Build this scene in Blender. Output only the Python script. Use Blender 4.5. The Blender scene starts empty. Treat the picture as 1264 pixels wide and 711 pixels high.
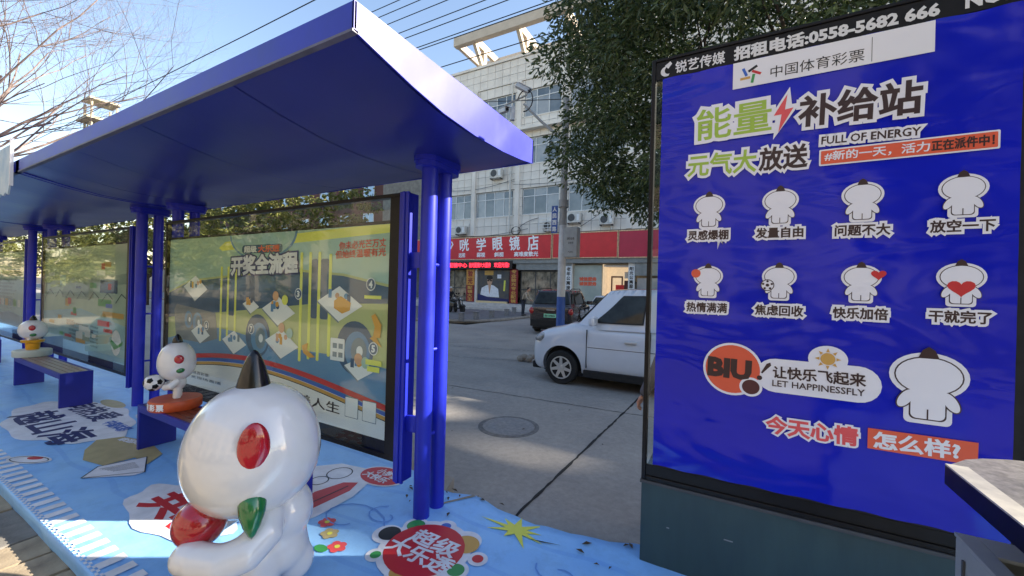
import bpy, bmesh, math, random
from mathutils import Vector, Matrix
R = math.radians
S = bpy.context.scene
COL = S.collection

# ------------------------------------------------------------------ camera
cam_data = bpy.data.cameras.new('camera')
cam_data.sensor_width = 36.0
cam_data.lens = 36.0 * 490.0 / 1264.0
cam_data.clip_start = 0.05
cam_data.clip_end = 2000.0
cam = bpy.data.objects.new('camera', cam_data)
COL.objects.link(cam)
yaw, roll = R(-28.76), R(1.52)
fwd = Vector((math.sin(yaw), math.cos(yaw), 0))
rgt = Vector((math.cos(yaw), -math.sin(yaw), 0))
upv = Vector((0, 0, 1))
r2 = rgt * math.cos(roll) + upv * math.sin(roll)
u2 = -rgt * math.sin(roll) + upv * math.cos(roll)
M = Matrix((r2, u2, -fwd)).transposed().to_4x4()
M.translation = Vector((0, 0, 1.6))
cam.matrix_world = M
S.camera = cam

# ------------------------------------------------------------------ sky, sun, exposure
SUN_AZ = Vector((0.855, 0.52))
SUN_EL = R(25.8)
world = bpy.data.worlds.new('World')
S.world = world
world.use_nodes = True
wn = world.node_tree
sky = wn.nodes.new('ShaderNodeTexSky')
sky.sky_type = 'NISHITA'
sky.sun_disc = False
sky.sun_elevation = SUN_EL
sky.sun_rotation = math.atan2(SUN_AZ.x, SUN_AZ.y)
sky.air_density = 1.3
sky.dust_density = 0.6
sky.ozone_density = 2.5
tint = wn.nodes.new('ShaderNodeMix'); tint.data_type = 'RGBA'; tint.blend_type = 'MULTIPLY'
tint.inputs['Factor'].default_value = 1.0
tint.inputs[7].default_value = (0.70, 0.63, 0.61, 1)      # white balance of the picture
wn.links.new(sky.outputs[0], tint.inputs[6])
wn.links.new(tint.outputs[2], wn.nodes['Background'].inputs[0])
wn.nodes['Background'].inputs[1].default_value = 0.15
sun_data = bpy.data.lights.new('sun', 'SUN')
sun_data.energy = 4.5
sun_data.angle = R(0.5)
sun_data.color = (1.0, 0.90, 0.76)
sun = bpy.data.objects.new('sun', sun_data)
COL.objects.link(sun)
h = math.cos(SUN_EL)
sdir = Vector((SUN_AZ.x * h, SUN_AZ.y * h, math.sin(SUN_EL))).normalized()
sun.rotation_euler = sdir.to_track_quat('Z', 'Y').to_euler()
S.view_settings.view_transform = 'Standard'
S.view_settings.look = 'None'
S.view_settings.gamma = 1.0
S.view_settings.exposure = 1.85

# ------------------------------------------------------------------ materials
def srgb(r, g, b):
    f = lambda c: (c / 255 / 12.92) if c / 255 <= 0.04045 else ((c / 255 + 0.055) / 1.055) ** 2.4
    return (f(r), f(g), f(b), 1)

def mat(name, col, rough=0.6, metal=0.0, var=0.0, vscale=4.0, bump=0.0, bscale=40.0, coat=0.0,
        col2=None, spec=None, detail=4.0, emit=None, estr=1.0, trans=0.0, bdist=0.01, rvar=0.0, alpha=None, stretch=None):
    m = bpy.data.materials.new(name)
    m.use_nodes = True
    nt = m.node_tree
    b = nt.nodes['Principled BSDF']
    c = tuple(col[:3]) + (1,)
    b.inputs['Base Color'].default_value = c
    b.inputs['Roughness'].default_value = rough
    b.inputs['Metallic'].default_value = metal
    b.inputs['Coat Weight'].default_value = coat
    b.inputs['Coat Roughness'].default_value = 0.06
    if spec is not None:
        b.inputs['Specular IOR Level'].default_value = spec
    if trans:
        b.inputs['Transmission Weight'].default_value = trans
    if alpha is not None:
        b.inputs['Alpha'].default_value = alpha
    if emit:
        b.inputs['Emission Color'].default_value = tuple(emit[:3]) + (1,)
        b.inputs['Emission Strength'].default_value = estr
    tc = nt.nodes.new('ShaderNodeTexCoord')
    src = tc.outputs['Object']
    if stretch:
        mp = nt.nodes.new('ShaderNodeMapping')
        mp.inputs['Scale'].default_value = stretch
        nt.links.new(src, mp.inputs[0])
        src = mp.outputs[0]
    if var > 0 or col2 is not None:
        n = nt.nodes.new('ShaderNodeTexNoise')
        n.inputs['Scale'].default_value = vscale
        n.inputs['Detail'].default_value = detail
        n.inputs['Roughness'].default_value = 0.6
        nt.links.new(src, n.inputs['Vector'])
        ramp = nt.nodes.new('ShaderNodeValToRGB')
        ramp.color_ramp.elements[0].position = 0.35
        ramp.color_ramp.elements[1].position = 0.68
        if col2 is not None:
            ramp.color_ramp.elements[0].color = tuple(col2[:3]) + (1,)
            ramp.color_ramp.elements[1].color = c
        else:
            ramp.color_ramp.elements[0].color = tuple(x * (1 - var) for x in c[:3]) + (1,)
            ramp.color_ramp.elements[1].color = tuple(min(1, x * (1 + var)) for x in c[:3]) + (1,)
        nt.links.new(n.outputs['Fac'], ramp.inputs[0])
        nt.links.new(ramp.outputs[0], b.inputs['Base Color'])
        if rvar:
            mr = nt.nodes.new('ShaderNodeMapRange')
            mr.inputs['To Min'].default_value = max(0.02, rough - rvar)
            mr.inputs['To Max'].default_value = min(1, rough + rvar)
            nt.links.new(n.outputs['Fac'], mr.inputs[0])
            nt.links.new(mr.outputs[0], b.inputs['Roughness'])
    if bump > 0:
        n2 = nt.nodes.new('ShaderNodeTexNoise')
        n2.inputs['Scale'].default_value = bscale
        n2.inputs['Detail'].default_value = 6
        nt.links.new(src, n2.inputs['Vector'])
        bp = nt.nodes.new('ShaderNodeBump')
        bp.inputs['Strength'].default_value = bump
        bp.inputs['Distance'].default_value = bdist
        nt.links.new(n2.outputs['Fac'], bp.inputs['Height'])
        nt.links.new(bp.outputs[0], b.inputs['Normal'])
        if coat:
            nt.links.new(bp.outputs[0], b.inputs['Coat Normal'])
    return m

MT = {}
MT['blue'] = mat('blue_paint', (0.013, 0.024, 0.45), 0.42, var=0.16, vscale=2.5, coat=0.08, bump=0.08, bscale=3, bdist=0.02, rvar=0.10, spec=.38, detail=9)
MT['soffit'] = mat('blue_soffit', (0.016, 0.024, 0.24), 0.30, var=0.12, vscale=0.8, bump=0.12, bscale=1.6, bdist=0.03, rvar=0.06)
MT['bench_blue'] = mat('bench_blue', (0.008, 0.018, 0.30), 0.45, var=0.1, vscale=6)
MT['bench_top'] = mat('bench_edge_blue', (0.05, 0.06, 0.34), 0.4, var=0.2, vscale=20)
MT['black'] = mat('black_paint', (0.006, 0.006, 0.007), 0.35, var=0.3, vscale=20, spec=.25)
MT['black_matte'] = mat('black_rubber', (0.012, 0.012, 0.013), 0.75, var=0.3, vscale=20)
MT['darkgrey'] = mat('dark_grey_metal', (0.05, 0.055, 0.06), 0.5, var=0.2, vscale=6)
MT['grey'] = mat('grey_metal', (0.25, 0.27, 0.28), 0.45, metal=0.2, var=0.12, vscale=5)
MT['white'] = mat('white_print', (0.80, 0.80, 0.82), 0.45)
MT['whiteg'] = mat('white_gloss', (0.80, 0.81, 0.82), 0.16, coat=1.0, col2=(.70, .71, .71), vscale=2.2, detail=9, bump=0.03, bscale=5)
MT['redg'] = mat('red_gloss', (0.42, 0.006, 0.015), 0.14, coat=1.0, var=0.15, vscale=8)
MT['greeng'] = mat('green_gloss', (0.012, 0.17, 0.04), 0.18, coat=1.0, var=0.2, vscale=12)
MT['blackg'] = mat('black_gloss', (0.006, 0.006, 0.007), 0.22, coat=.15)
MT['orangeg'] = mat('orange_red_gloss', (0.55, 0.085, 0.02), 0.4, var=0.12, vscale=12)
MT['yellowg'] = mat('golden_yellow_gloss', (0.75, 0.36, 0.015), 0.3, var=0.12, vscale=12)
MT['p_green'] = mat('print_green', srgb(158, 190, 66), 0.35)
MT['p_black'] = mat('print_black', (0.012, 0.012, 0.013), 0.4)
MT['p_dark'] = mat('print_dark_brown', (0.035, 0.014, 0.016), 0.4)
MT['p_orange'] = mat('print_orange', srgb(224, 92, 62), 0.35)
MT['p_red'] = mat('print_red', srgb(200, 45, 50), 0.4)
MT['p_pink'] = mat('print_coral', srgb(226, 84, 88), 0.4)
MT['p_gold'] = mat('print_gold', srgb(205, 160, 80), 0.4)
MT['p_blue'] = mat('print_blue', srgb(50, 100, 190), 0.4)
MT['p_navy'] = mat('print_navy', srgb(30, 40, 100), 0.5)
MT['p_grn2'] = mat('print_leaf_green', srgb(60, 150, 80), 0.4)
MT['p_yellow'] = mat('print_yellow', srgb(225, 225, 90), 0.45)
MT['p_brownball'] = mat('print_brown', srgb(80, 35, 40), 0.4)

def vinyl(name, col, col2, wr=0.35, rough=0.2):
    """Glossy banner film stretched over a board, with soft creases."""
    m = mat(name, col, rough, col2=col2, vscale=1.2, coat=0.16, detail=2, spec=.28)
    nt = m.node_tree
    b = nt.nodes['Principled BSDF']
    tc = nt.nodes.new('ShaderNodeTexCoord')
    mp = nt.nodes.new('ShaderNodeMapping')
    mp.inputs['Rotation'].default_value = (0, R(20), 0)
    mp.inputs['Scale'].default_value = (1.3, 1, 3.2)
    nt.links.new(tc.outputs['Object'], mp.inputs[0])
    n = nt.nodes.new('ShaderNodeTexNoise')
    n.inputs['Scale'].default_value = 1.25
    n.inputs['Detail'].default_value = 2
    n.inputs['Distortion'].default_value = 0.6
    nt.links.new(mp.outputs[0], n.inputs['Vector'])
    bp = nt.nodes.new('ShaderNodeBump')
    bp.inputs['Strength'].default_value = wr
    bp.inputs['Distance'].default_value = 0.03
    nt.links.new(n.outputs['Fac'], bp.inputs['Height'])
    nt.links.new(bp.outputs[0], b.inputs['Normal'])
    nt.links.new(bp.outputs[0], b.inputs['Coat Normal'])
    return m
MT['vinyl'] = vinyl('blue_banner_film', (0.001, 0.010, 0.50), (0.003, 0.010, 0.42), wr=.62, rough=.15)

# ------------------------------------------------------------------ mesh helpers
class MB:
    def __init__(s):
        s.v, s.f, s.mi = [], [], []
    def add(s, vs, fs, mi=0):
        o = len(s.v)
        s.v += [tuple(v) for v in vs]
        s.f += [tuple(i + o for i in f) for f in fs]
        s.mi += [mi] * len(fs)
        return s
    def box(s, x0, x1, y0, y1, z0, z1, mi=0):
        v = [(x, y, z) for z in (z0, z1) for y in (y0, y1) for x in (x0, x1)]
        return s.add(v, [(0, 2, 3, 1), (4, 5, 7, 6), (0, 1, 5, 4), (2, 6, 7, 3), (0, 4, 6, 2), (1, 3, 7, 5)], mi)
    def obox(s, c, size, rotz=0, mi=0, rot=None):
        m = rot if rot else Matrix.Rotation(rotz, 3, 'Z')
        hx, hy, hz = size[0] / 2, size[1] / 2, size[2] / 2
        v = [Vector(c) + m @ Vector((x, y, z)) for z in (-hz, hz) for y in (-hy, hy) for x in (-hx, hx)]
        return s.add(v, [(0, 2, 3, 1), (4, 5, 7, 6), (0, 1, 5, 4), (2, 6, 7, 3), (0, 4, 6, 2), (1, 3, 7, 5)], mi)
    def tube(s, pts, r, n=8, mi=0, caps=True):
        pts = [Vector(p) for p in pts]
        rs = r if isinstance(r, (list, tuple)) else [r] * len(pts)
        rings = []
        ref = None
        for i, p in enumerate(pts):
            a = pts[max(0, i - 1)]; b = pts[min(len(pts) - 1, i + 1)]
            d = (b - a)
            d = d.normalized() if d.length > 1e-9 else Vector((0, 0, 1))
            if ref is None:
                ref = Vector((1, 0, 0)) if abs(d.x) < 0.9 else Vector((0, 1, 0))
            u = (ref - d * ref.dot(d)).normalized()
            ref = u
            w = d.cross(u)
            rings.append([p + (u * math.cos(2 * math.pi * k / n) + w * math.sin(2 * math.pi * k / n)) * rs[i] for k in range(n)])
        vs = [v for ring in rings for v in ring]
        fs = []
        for i in range(len(pts) - 1):
            for k in range(n):
                fs.append((i * n + k, i * n + (k + 1) % n, (i + 1) * n + (k + 1) % n, (i + 1) * n + k))
        if caps:
            fs.append(tuple(range(n - 1, -1, -1)))
            fs.append(tuple((len(pts) - 1) * n + k for k in range(n)))
        return s.add(vs, fs, mi)
    def lathe(s, prof, n=24, c=(0, 0, 0), sx=1, sy=1, mi=0, rot=None):
        """prof: (radius, z) list from bottom to top."""
        vs = []
        for r, z in prof:
            for k in range(n):
                a = 2 * math.pi * k / n
                p = Vector((r * math.cos(a) * sx, r * math.sin(a) * sy, z))
                if rot: p = rot @ p
                vs.append(p + Vector(c))
        fs = []
        for i in range(len(prof) - 1):
            for k in range(n):
                fs.append((i * n + k, i * n + (k + 1) % n, (i + 1) * n + (k + 1) % n, (i + 1) * n + k))
        fs.append(tuple(range(n - 1, -1, -1)))
        fs.append(tuple((len(prof) - 1) * n + k for k in range(n)))
        return s.add(vs, fs, mi)
    def ball(s, c, rx, ry, rz, n=24, m=14, mi=0, rot=None):
        prof = [(math.sin(math.pi * i / m) * 1.0 + 1e-4, -math.cos(math.pi * i / m)) for i in range(m + 1)]
        mm = Matrix.Diagonal((rx, ry, rz))
        if rot: mm = rot @ mm
        return s.lathe(prof, n, c, mi=mi, rot=mm)
    def prism(s, poly, y0, y1, mi=0):
        """poly in (x,z), extruded along y."""
        n = len(poly)
        vs = [(x, y0, z) for x, z in poly] + [(x, y1, z) for x, z in poly]
        fs = [tuple(range(n)), tuple(range(2 * n - 1, n - 1, -1))]
        fs += [(i, i + n, (i + 1) % n + n, (i + 1) % n) for i in range(n)]
        return s.add(vs, fs, mi)
    def slab(s, poly, z0, z1, mi=0):
        n = len(poly)
        vs = [(x, y, z0) for x, y in poly] + [(x, y, z1) for x, y in poly]
        fs = [tuple(range(n - 1, -1, -1)), tuple(range(n, 2 * n))]
        fs += [(i, (i + 1) % n, (i + 1) % n + n, i + n) for i in range(n)]
        return s.add(vs, fs, mi)
    def mesh(s, name, mats):
        me = bpy.data.meshes.new(name)
        me.from_pydata(s.v, [], s.f)
        for m in (mats if isinstance(mats, (list, tuple)) else [mats]):
            me.materials.append(m)
        if any(s.mi):
            me.polygons.foreach_set('material_index', s.mi)
        me.update()
        return me

def link(name, me, parent=None, smooth=False, bevel=0, seg=2, loc=None, kind=None, label=None, cat=None, group=None, angle=40, fix=True):
    o = bpy.data.objects.new(name, me)
    COL.objects.link(o)
    if fix:
        bm = bmesh.new(); bm.from_mesh(me)
        bmesh.ops.recalc_face_normals(bm, faces=bm.faces)
        bm.to_mesh(me); bm.free()
    if smooth:
        me.polygons.foreach_set('use_smooth', [True] * len(me.polygons))
        if smooth != 'all':
            me.set_sharp_from_angle(angle=R(angle))
    if bevel:
        b = o.modifiers.new('bevel', 'BEVEL')
        b.width = bevel; b.segments = seg; b.limit_method = 'ANGLE'; b.angle_limit = R(35)
    if loc: o.location = loc
    if parent: o.parent = parent
    if kind: o['kind'] = kind
    if label: o['label'] = label
    if cat: o['category'] = cat
    if group: o['group'] = group
    return o

def part(name, mb, m, parent, **k):
    return link(name, mb.mesh(name, m), parent, **k)

def thing(name, label, cat, loc=(0, 0, 0), rz=0, group=None):
    o = bpy.data.objects.new(name, None)
    o.empty_display_size = 0.2
    COL.objects.link(o)
    o.location = loc; o.rotation_euler = (0, 0, rz)
    o['label'] = label; o['category'] = cat
    if group: o['group'] = group
    return o

def dup(root, loc=None, rz=None, label=None):
    kids = {}
    for ob in ALLKIDS(root):
        kids.setdefault(ob.parent, []).append(ob)
    def rec(o, p):
        c = o.copy(); COL.objects.link(c)
        if p: c.parent = p
        for ch in kids.get(o, []): rec(ch, c)
        return c
    r = rec(root, None)
    if loc: r.location = loc
    if rz is not None: r.rotation_euler = (0, 0, rz)
    if label: r['label'] = label
    return r

def ALLKIDS(root):
    out, todo = [], [root]
    byp = {}
    for o in COL.objects:
        if o.parent: byp.setdefault(o.parent, []).append(o)
    while todo:
        x = todo.pop()
        for c in byp.get(x, []):
            out.append(c); todo.append(c)
    return out

# ---- flat print: everything lives in a local (u, v) plane; normal looks to the reader
_txt = {}
def text_mesh(body, bold=0.0):
    key = (body, bold)
    if key in _txt: return _txt[key]
    cu = bpy.data.curves.new('t', 'FONT')
    cu.body = body; cu.size = 1; cu.resolution_u = 2
    cu.bevel_depth = bold; cu.bevel_resolution = 0
    o = bpy.data.objects.new('t', cu)
    COL.objects.link(o)
    me = bpy.data.meshes.new_from_object(o)
    bpy.data.objects.remove(o)
    vs = [v.co.copy() for v in me.vertices]
    fs = []
    for p in me.polygons:
        if p.normal.z > 0.05 or bold == 0: fs.append(tuple(p.vertices))
    x0 = min(v.x for v in vs); x1 = max(v.x for v in vs); y0 = min(v.y for v in vs); y1 = max(v.y for v in vs)
    bpy.data.meshes.remove(me)
    _txt[key] = (vs, fs, (x0, x1, y0, y1))
    return _txt[key]

class Print:
    """Collects flat ink shapes per (layer, material) on one plane and links one mesh per group."""
    def __init__(s, origin, ux, uv, parent, step=0.0012):
        s.o, s.ux, s.uv = Vector(origin), Vector(ux), Vector(uv)
        s.n = s.ux.cross(s.uv).normalized()
        s.parent, s.step = parent, step
        s.g = {}
        s.cid = 0; s.hold = False; s.cnt = 0
    def new(s):
        s.cnt += 1
        if not s.hold: s.cid += 1
    def P(s, u, v, l, dz=0): return s.o + s.ux * u + s.uv * v + s.n * (s.step * (l + 1) + dz + s.step * 0.012 * (s.cnt % 70))
    def grp(s, name, layer, m): return s.g.setdefault((name, layer, m, s.cid), MB())
    def poly(s, pts, layer, m, name='printed_shape'):
        s.new()
        pts = list(pts)
        if sum(a[0] * b[1] - b[0] * a[1] for a, b in zip(pts, pts[1:] + pts[:1])) < 0: pts.reverse()
        s.grp(name, layer, m).add([s.P(u, v, layer) for u, v in pts], [tuple(range(len(pts)))])
    def rect(s, u0, u1, v0, v1, layer, m, name='printed_shape'):
        s.poly([(u0, v0), (u1, v0), (u1, v1), (u0, v1)], layer, m, name)
    def rrect(s, u0, u1, v0, v1, r, layer, m, name='printed_shape', rot=0):
        pts = []
        for cx, cy, a0 in ((u1 - r, v0 + r, -90), (u1 - r, v1 - r, 0), (u0 + r, v1 - r, 90), (u0 + r, v0 + r, 180)):
            for k in range(6):
                a = R(a0 + 18 * k)
                pts.append((cx + r * math.cos(a), cy + r * math.sin(a)))
        s.poly(pts, layer, m, name)
    def ell(s, u, v, ru, rv, layer, m, name='printed_shape', n=28, rot=0):
        c, sn = math.cos(rot), math.sin(rot)
        pts = []
        for k in range(n):
            a = 2 * math.pi * k / n
            x, y = ru * math.cos(a), rv * math.sin(a)
            pts.append((u + x * c - y * sn, v + x * sn + y * c))
        s.poly(pts, layer, m, name)
    def line(s, pts, w, layer, m, name='printed_line'):
        s.new()
        L_, R_ = [], []
        for i, p in enumerate(pts):
            a = pts[max(0, i - 1)]; b = pts[min(len(pts) - 1, i + 1)]
            d = Vector((b[0] - a[0], b[1] - a[1]))
            if d.length < 1e-7: d = Vector((1, 0))
            n = Vector((-d.y, d.x)).normalized() * w / 2
            L_.append((p[0] + n.x, p[1] + n.y)); R_.append((p[0] - n.x, p[1] - n.y))
        k = len(pts)
        vs = [s.P(u, v, layer) for u, v in R_ + L_]
        s.grp(name, layer, m).add(vs, [(i, i + 1, k + i + 1, k + i) for i in range(k - 1)])
    def text(s, body, u0, v0, u1, v1, h, layer, m, bold=0.0, name='lettering', outline=None, oname='lettering_outline'):
        """Left-middle (u0,v0) to right-middle (u1,v1), glyph height h."""
        s.new()
        base, fs0, bb = text_mesh(body, 0.0)
        d = Vector((u1 - u0, v1 - v0)); w = d.length; ang = math.atan2(d.y, d.x)
        sx = w / (bb[1] - bb[0]); sy = h / (bb[3] - bb[2])
        c, sn = math.cos(ang), math.sin(ang)
        jobs = [(bold, layer, m, name)]
        if outline: jobs.append((outline[0], layer - 1, outline[1], oname))
        for bo, ly, mm, nm in jobs:
            vs, fs, _ = text_mesh(body, bo)
            out = []
            for p in vs:
                x = (p.x - bb[0]) * sx; y = (p.y - (bb[2] + bb[3]) / 2) * sy
                out.append(s.P(u0 + x * c - y * sn, v0 + x * sn + y * c, ly, max(0.0, p.z) * 0.0015))
            s.grp(nm, ly, mm).add(out, fs)
    def done(s):
        for (name, layer, m, _), mb in s.g.items():
            if not mb.f: continue
            me = mb.mesh(name, MT[m] if isinstance(m, str) else m)
            o = link(name, me, s.parent, fix=False)
            if name == 'check_print': o['kind'] = 'stuff'
            me.normals_split_custom_set([tuple(s.n)] * len(me.loops))

rng = random.Random(7)

# ================================================================== GROUND
def ground_mat(name, base, dark, scale, crack=False):
    m = mat(name, base, 0.85, col2=dark, vscale=scale, detail=8, bump=0.25, bscale=90, bdist=0.006)
    nt = m.node_tree
    b = nt.nodes['Principled BSDF']
    tc = nt.nodes.new('ShaderNodeTexCoord')
    n = nt.nodes.new('ShaderNodeTexNoise'); n.inputs['Scale'].default_value = 14; n.inputs['Detail'].default_value = 12; n.inputs['Roughness'].default_value = 0.8
    nt.links.new(tc.outputs['Object'], n.inputs['Vector'])
    mx = nt.nodes.new('ShaderNodeMix'); mx.data_type = 'RGBA'; mx.blend_type = 'MULTIPLY'
    mx.inputs['Factor'].default_value = 0.5
    src = b.inputs['Base Color'].links[0].from_socket
    nt.links.new(src, mx.inputs[6])
    rp = nt.nodes.new('ShaderNodeValToRGB')
    rp.color_ramp.elements[0].position = 0.3; rp.color_ramp.elements[0].color = (0.45, 0.45, 0.45, 1)
    rp.color_ramp.elements[1].position = 0.7; rp.color_ramp.elements[1].color = (1.2, 1.2, 1.2, 1)
    nt.links.new(n.outputs['Fac'], rp.inputs[0])
    nt.links.new(rp.outputs[0], mx.inputs[7])
    nt.links.new(mx.outputs[2], b.inputs['Base Color'])
    return m
MT['road'] = ground_mat('worn_grey_road', (0.39, 0.36, 0.32), (0.30, 0.28, 0.255), 0.9)
MT['joint'] = mat('road_joint', (0.02, 0.02, 0.02), 0.9, var=0.3, vscale=20)
MT['roadwhite'] = mat('worn_road_paint', (0.42, 0.41, 0.38), 0.8, col2=(0.17, 0.165, 0.16), vscale=9, detail=8)
MT['concrete'] = mat('concrete', (0.38, 0.34, 0.28), 0.85, col2=(0.26, 0.23, 0.19), vscale=5, detail=8, bump=0.3, bscale=60)
MT['paver'] = mat('sandy_paver', (0.42, 0.34, 0.23), 0.85, col2=(0.24, 0.19, 0.13), vscale=6, detail=8, bump=0.4, bscale=70)
MT['paver2'] = mat('grey_paver', (0.26, 0.24, 0.21), 0.85, col2=(0.16, 0.15, 0.13), vscale=6, detail=8, bump=0.4, bscale=70)
MT['soil'] = mat('joint_sand', (0.06, 0.05, 0.04), 0.95, var=0.3, vscale=30)
MT['tilepave'] = mat('grey_paving', (0.20, 0.20, 0.20), 0.8, col2=(0.12, 0.12, 0.125), vscale=3, detail=6, bump=0.3, bscale=40)

link('ground', MB().add([(-600, -600, -0.31), (600, -600, -0.31), (600, 600, -0.31), (-600, 600, -0.31)], [(0, 1, 2, 3)]).mesh('ground', MT['soil']), kind='structure')
g = MB()
g.box(-140, 90, 2.35, 15.0, -0.30, -0.15)
g.box(-10.6, 90, 14.9, 24.2, -0.30, -0.152)
link('road', g.mesh('road', MT['road']), kind='structure')
g = MB()
g.slab([(-140, 15.0), (-13.0, 15.0), (-10.9, 16.6), (-10.6, 18.0), (-10.6, 24.2), (-140, 24.2)], -0.30, -0.03)
pv = link('far_pavement', g.mesh('far_pavement', MT['tilepave']), kind='structure')
g = MB()
g.tube([(-60, 14.9, -0.1), (-13.0, 14.9, -0.1), (-10.85, 16.5, -0.1), (-10.5, 18.0, -0.1), (-10.5, 24.0, -0.1)], 0.10, 6)
part('kerb', g, MT['concrete'], pv)
# road joints and worn lane lines
g = MB()
def strip(mb, a, b, w, z, jitter=0.0, n=1, seed=1):
    rr = random.Random(seed)
    a = Vector((a[0], a[1])); b = Vector((b[0], b[1])); d = b - a
    nrm = Vector((-d.y, d.x)).normalized()
    L = []; Rr = []
    for i in range(n + 1):
        p = a + d * i / n + nrm * rr.uniform(-jitter, jitter)
        ww = w * rr.uniform(0.6, 1.3) / 2 if jitter else w / 2
        L.append((p.x - nrm.x * ww, p.y - nrm.y * ww, z)); Rr.append((p.x + nrm.x * ww, p.y + nrm.y * ww, z))
    mb.add(L + Rr, [(i, i + 1, n + 2 + i, n + 1 + i) for i in range(n)])
strip(g, (-1.41, 2.40), (-1.27, 6.5), 0.028, -0.146, 0.005, 50, 3)
strip(g, (-1.27, 6.5), (-1.1, 13), 0.025, -0.146, 0.008, 50, 5)
strip(g, (-6.0, 5.55), (2.0, 5.95), 0.015, -0.146, 0.012, 80, 4)
strip(g, (-16.0, 7.05), (-5.5, 7.4), 0.015, -0.146, 0.012, 80, 6)
def crack(pts, w, seed):
    rr = random.Random(seed)
    for a, b in zip(pts[:-1], pts[1:]):
        strip(g, a, b, w, -0.1458, w * 1.2, 14, rr.random())
crack([(-8.2, 9.5), (-7.0, 10.4), (-6.2, 11.9)], .012, 4)
link('road_joint', g.mesh('road_joint', MT['joint']), kind='structure')
g = MB()
strip(g, (-12.5, 8.0), (-3.4, 10.4), 0.10, -0.145, 0.006, 40, 1)
strip(g, (-12.0, 6.5), (-3.0, 8.85), 0.06, -0.145, 0.006, 40, 2)
strip(g, (-11.5, 12.9), (-5.8, 14.0), 0.12, -0.145, 0.006, 40, 8)
link('road_marking', g.mesh('road_marking', MT['roadwhite']), kind='structure')

# manhole
mh = thing('manhole_cover', 'round grey manhole cover set in the shaded road beyond the near blue column', 'manhole cover', (-2.41, 4.40, -0.15))
MT['manhole'] = mat('cast_iron', (0.30, 0.29, 0.28), 0.6, metal=0.1, col2=(0.20, 0.20, 0.20), vscale=20)
MT['mhring'] = mat('manhole_surround', (0.15, 0.145, 0.14), 0.8, var=.3, vscale=15)
part('frame_ring', MB().lathe([(0.385, -0.02), (0.385, 0.004), (0.372, 0.005), (0.33, 0.005), (0.33, -0.01)], 48), MT['mhring'], mh)
part('lid', MB().lathe([(0.325, -0.02), (0.325, 0.007), (0.28, 0.009), (0.27, 0.006), (0.21, 0.006), (0.2, 0.009), (0.14, 0.009), (0.13, 0.006), (0.01, 0.006)], 48), MT['manhole'], mh, smooth=True)

# near sidewalk (sunlit pavers) and the raised platform
side = link('sidewalk', MB().box(-60, 30, -14, 0.86, -0.30, -0.135).mesh('sidewalk', MT['soil']), kind='structure')
pm = {}
pav_rng = random.Random(3)
def paver_mesh(w, d, m, i):
    mb = MB()
    r = random.Random(i)
    pts = [(-w / 2, -d / 2), (w / 2, -d / 2), (w / 2, d / 2), (-w / 2, d / 2)]
    pts = [(x + r.uniform(-.012, .012), y + r.uniform(-.012, .012)) for x, y in pts]
    mb.slab([(x * .94, y * .94) for x, y in pts], 0.02, 0.035); 
    mb.slab(pts, -0.01, 0.022)
    me = mb.mesh('paver', m); return me
pmesh = [paver_mesh(0.29, 0.29, MT['paver'] if i < 4 else MT['paver2'], i) for i in range(6)]
for i in range(34):
    for j in range(4):
        x = -9.2 + i * 0.30 + (0.15 if j % 2 else 0)
        y = 0.68 - j * 0.30
        o = bpy.data.objects.new('paver', pmesh[pav_rng.randrange(6)])
        COL.objects.link(o); o.parent = side
        o.location = (x, y, -0.145 + pav_rng.uniform(-.003, .004)); o.rotation_euler = (pav_rng.uniform(-.012, .012), pav_rng.uniform(-.012, .012), pav_rng.choice([0, math.pi / 2]))
g = MB()
for i in range(-200, 100):
    for j in range(4, 24):
        x = i * 0.30; y = 0.68 - j * 0.30
        if abs(x) > 24: continue
        g.box(x + .005, x + .295, y - .145, y + .145, -0.15, -0.11)
link('paver', g.mesh('paver', MT['paver']), side, kind='stuff')

plat = link('platform', MB().slab([(-40, .83), (14, .83), (14, 2.58), (-.5, 2.55), (-.9, 2.44), (-1.4, 2.43), (-1.75, 2.50), (-1.9, 2.44), (-2.0, 2.72), (-40, 2.70)], -0.30, -0.012).mesh('platform', MT['concrete']), kind='structure')
g = MB()
for i in range(60):
    if -40 + i * 0.9 > -2.6: break
    g.box(-40 + i * 0.9, -40 + i * 0.9 + 0.888, 2.62, 2.80, -0.28, -0.008)
link('kerb_stone', g.mesh('kerb_stone', MT['concrete']), plat, bevel=0.008, kind='stuff')

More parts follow.
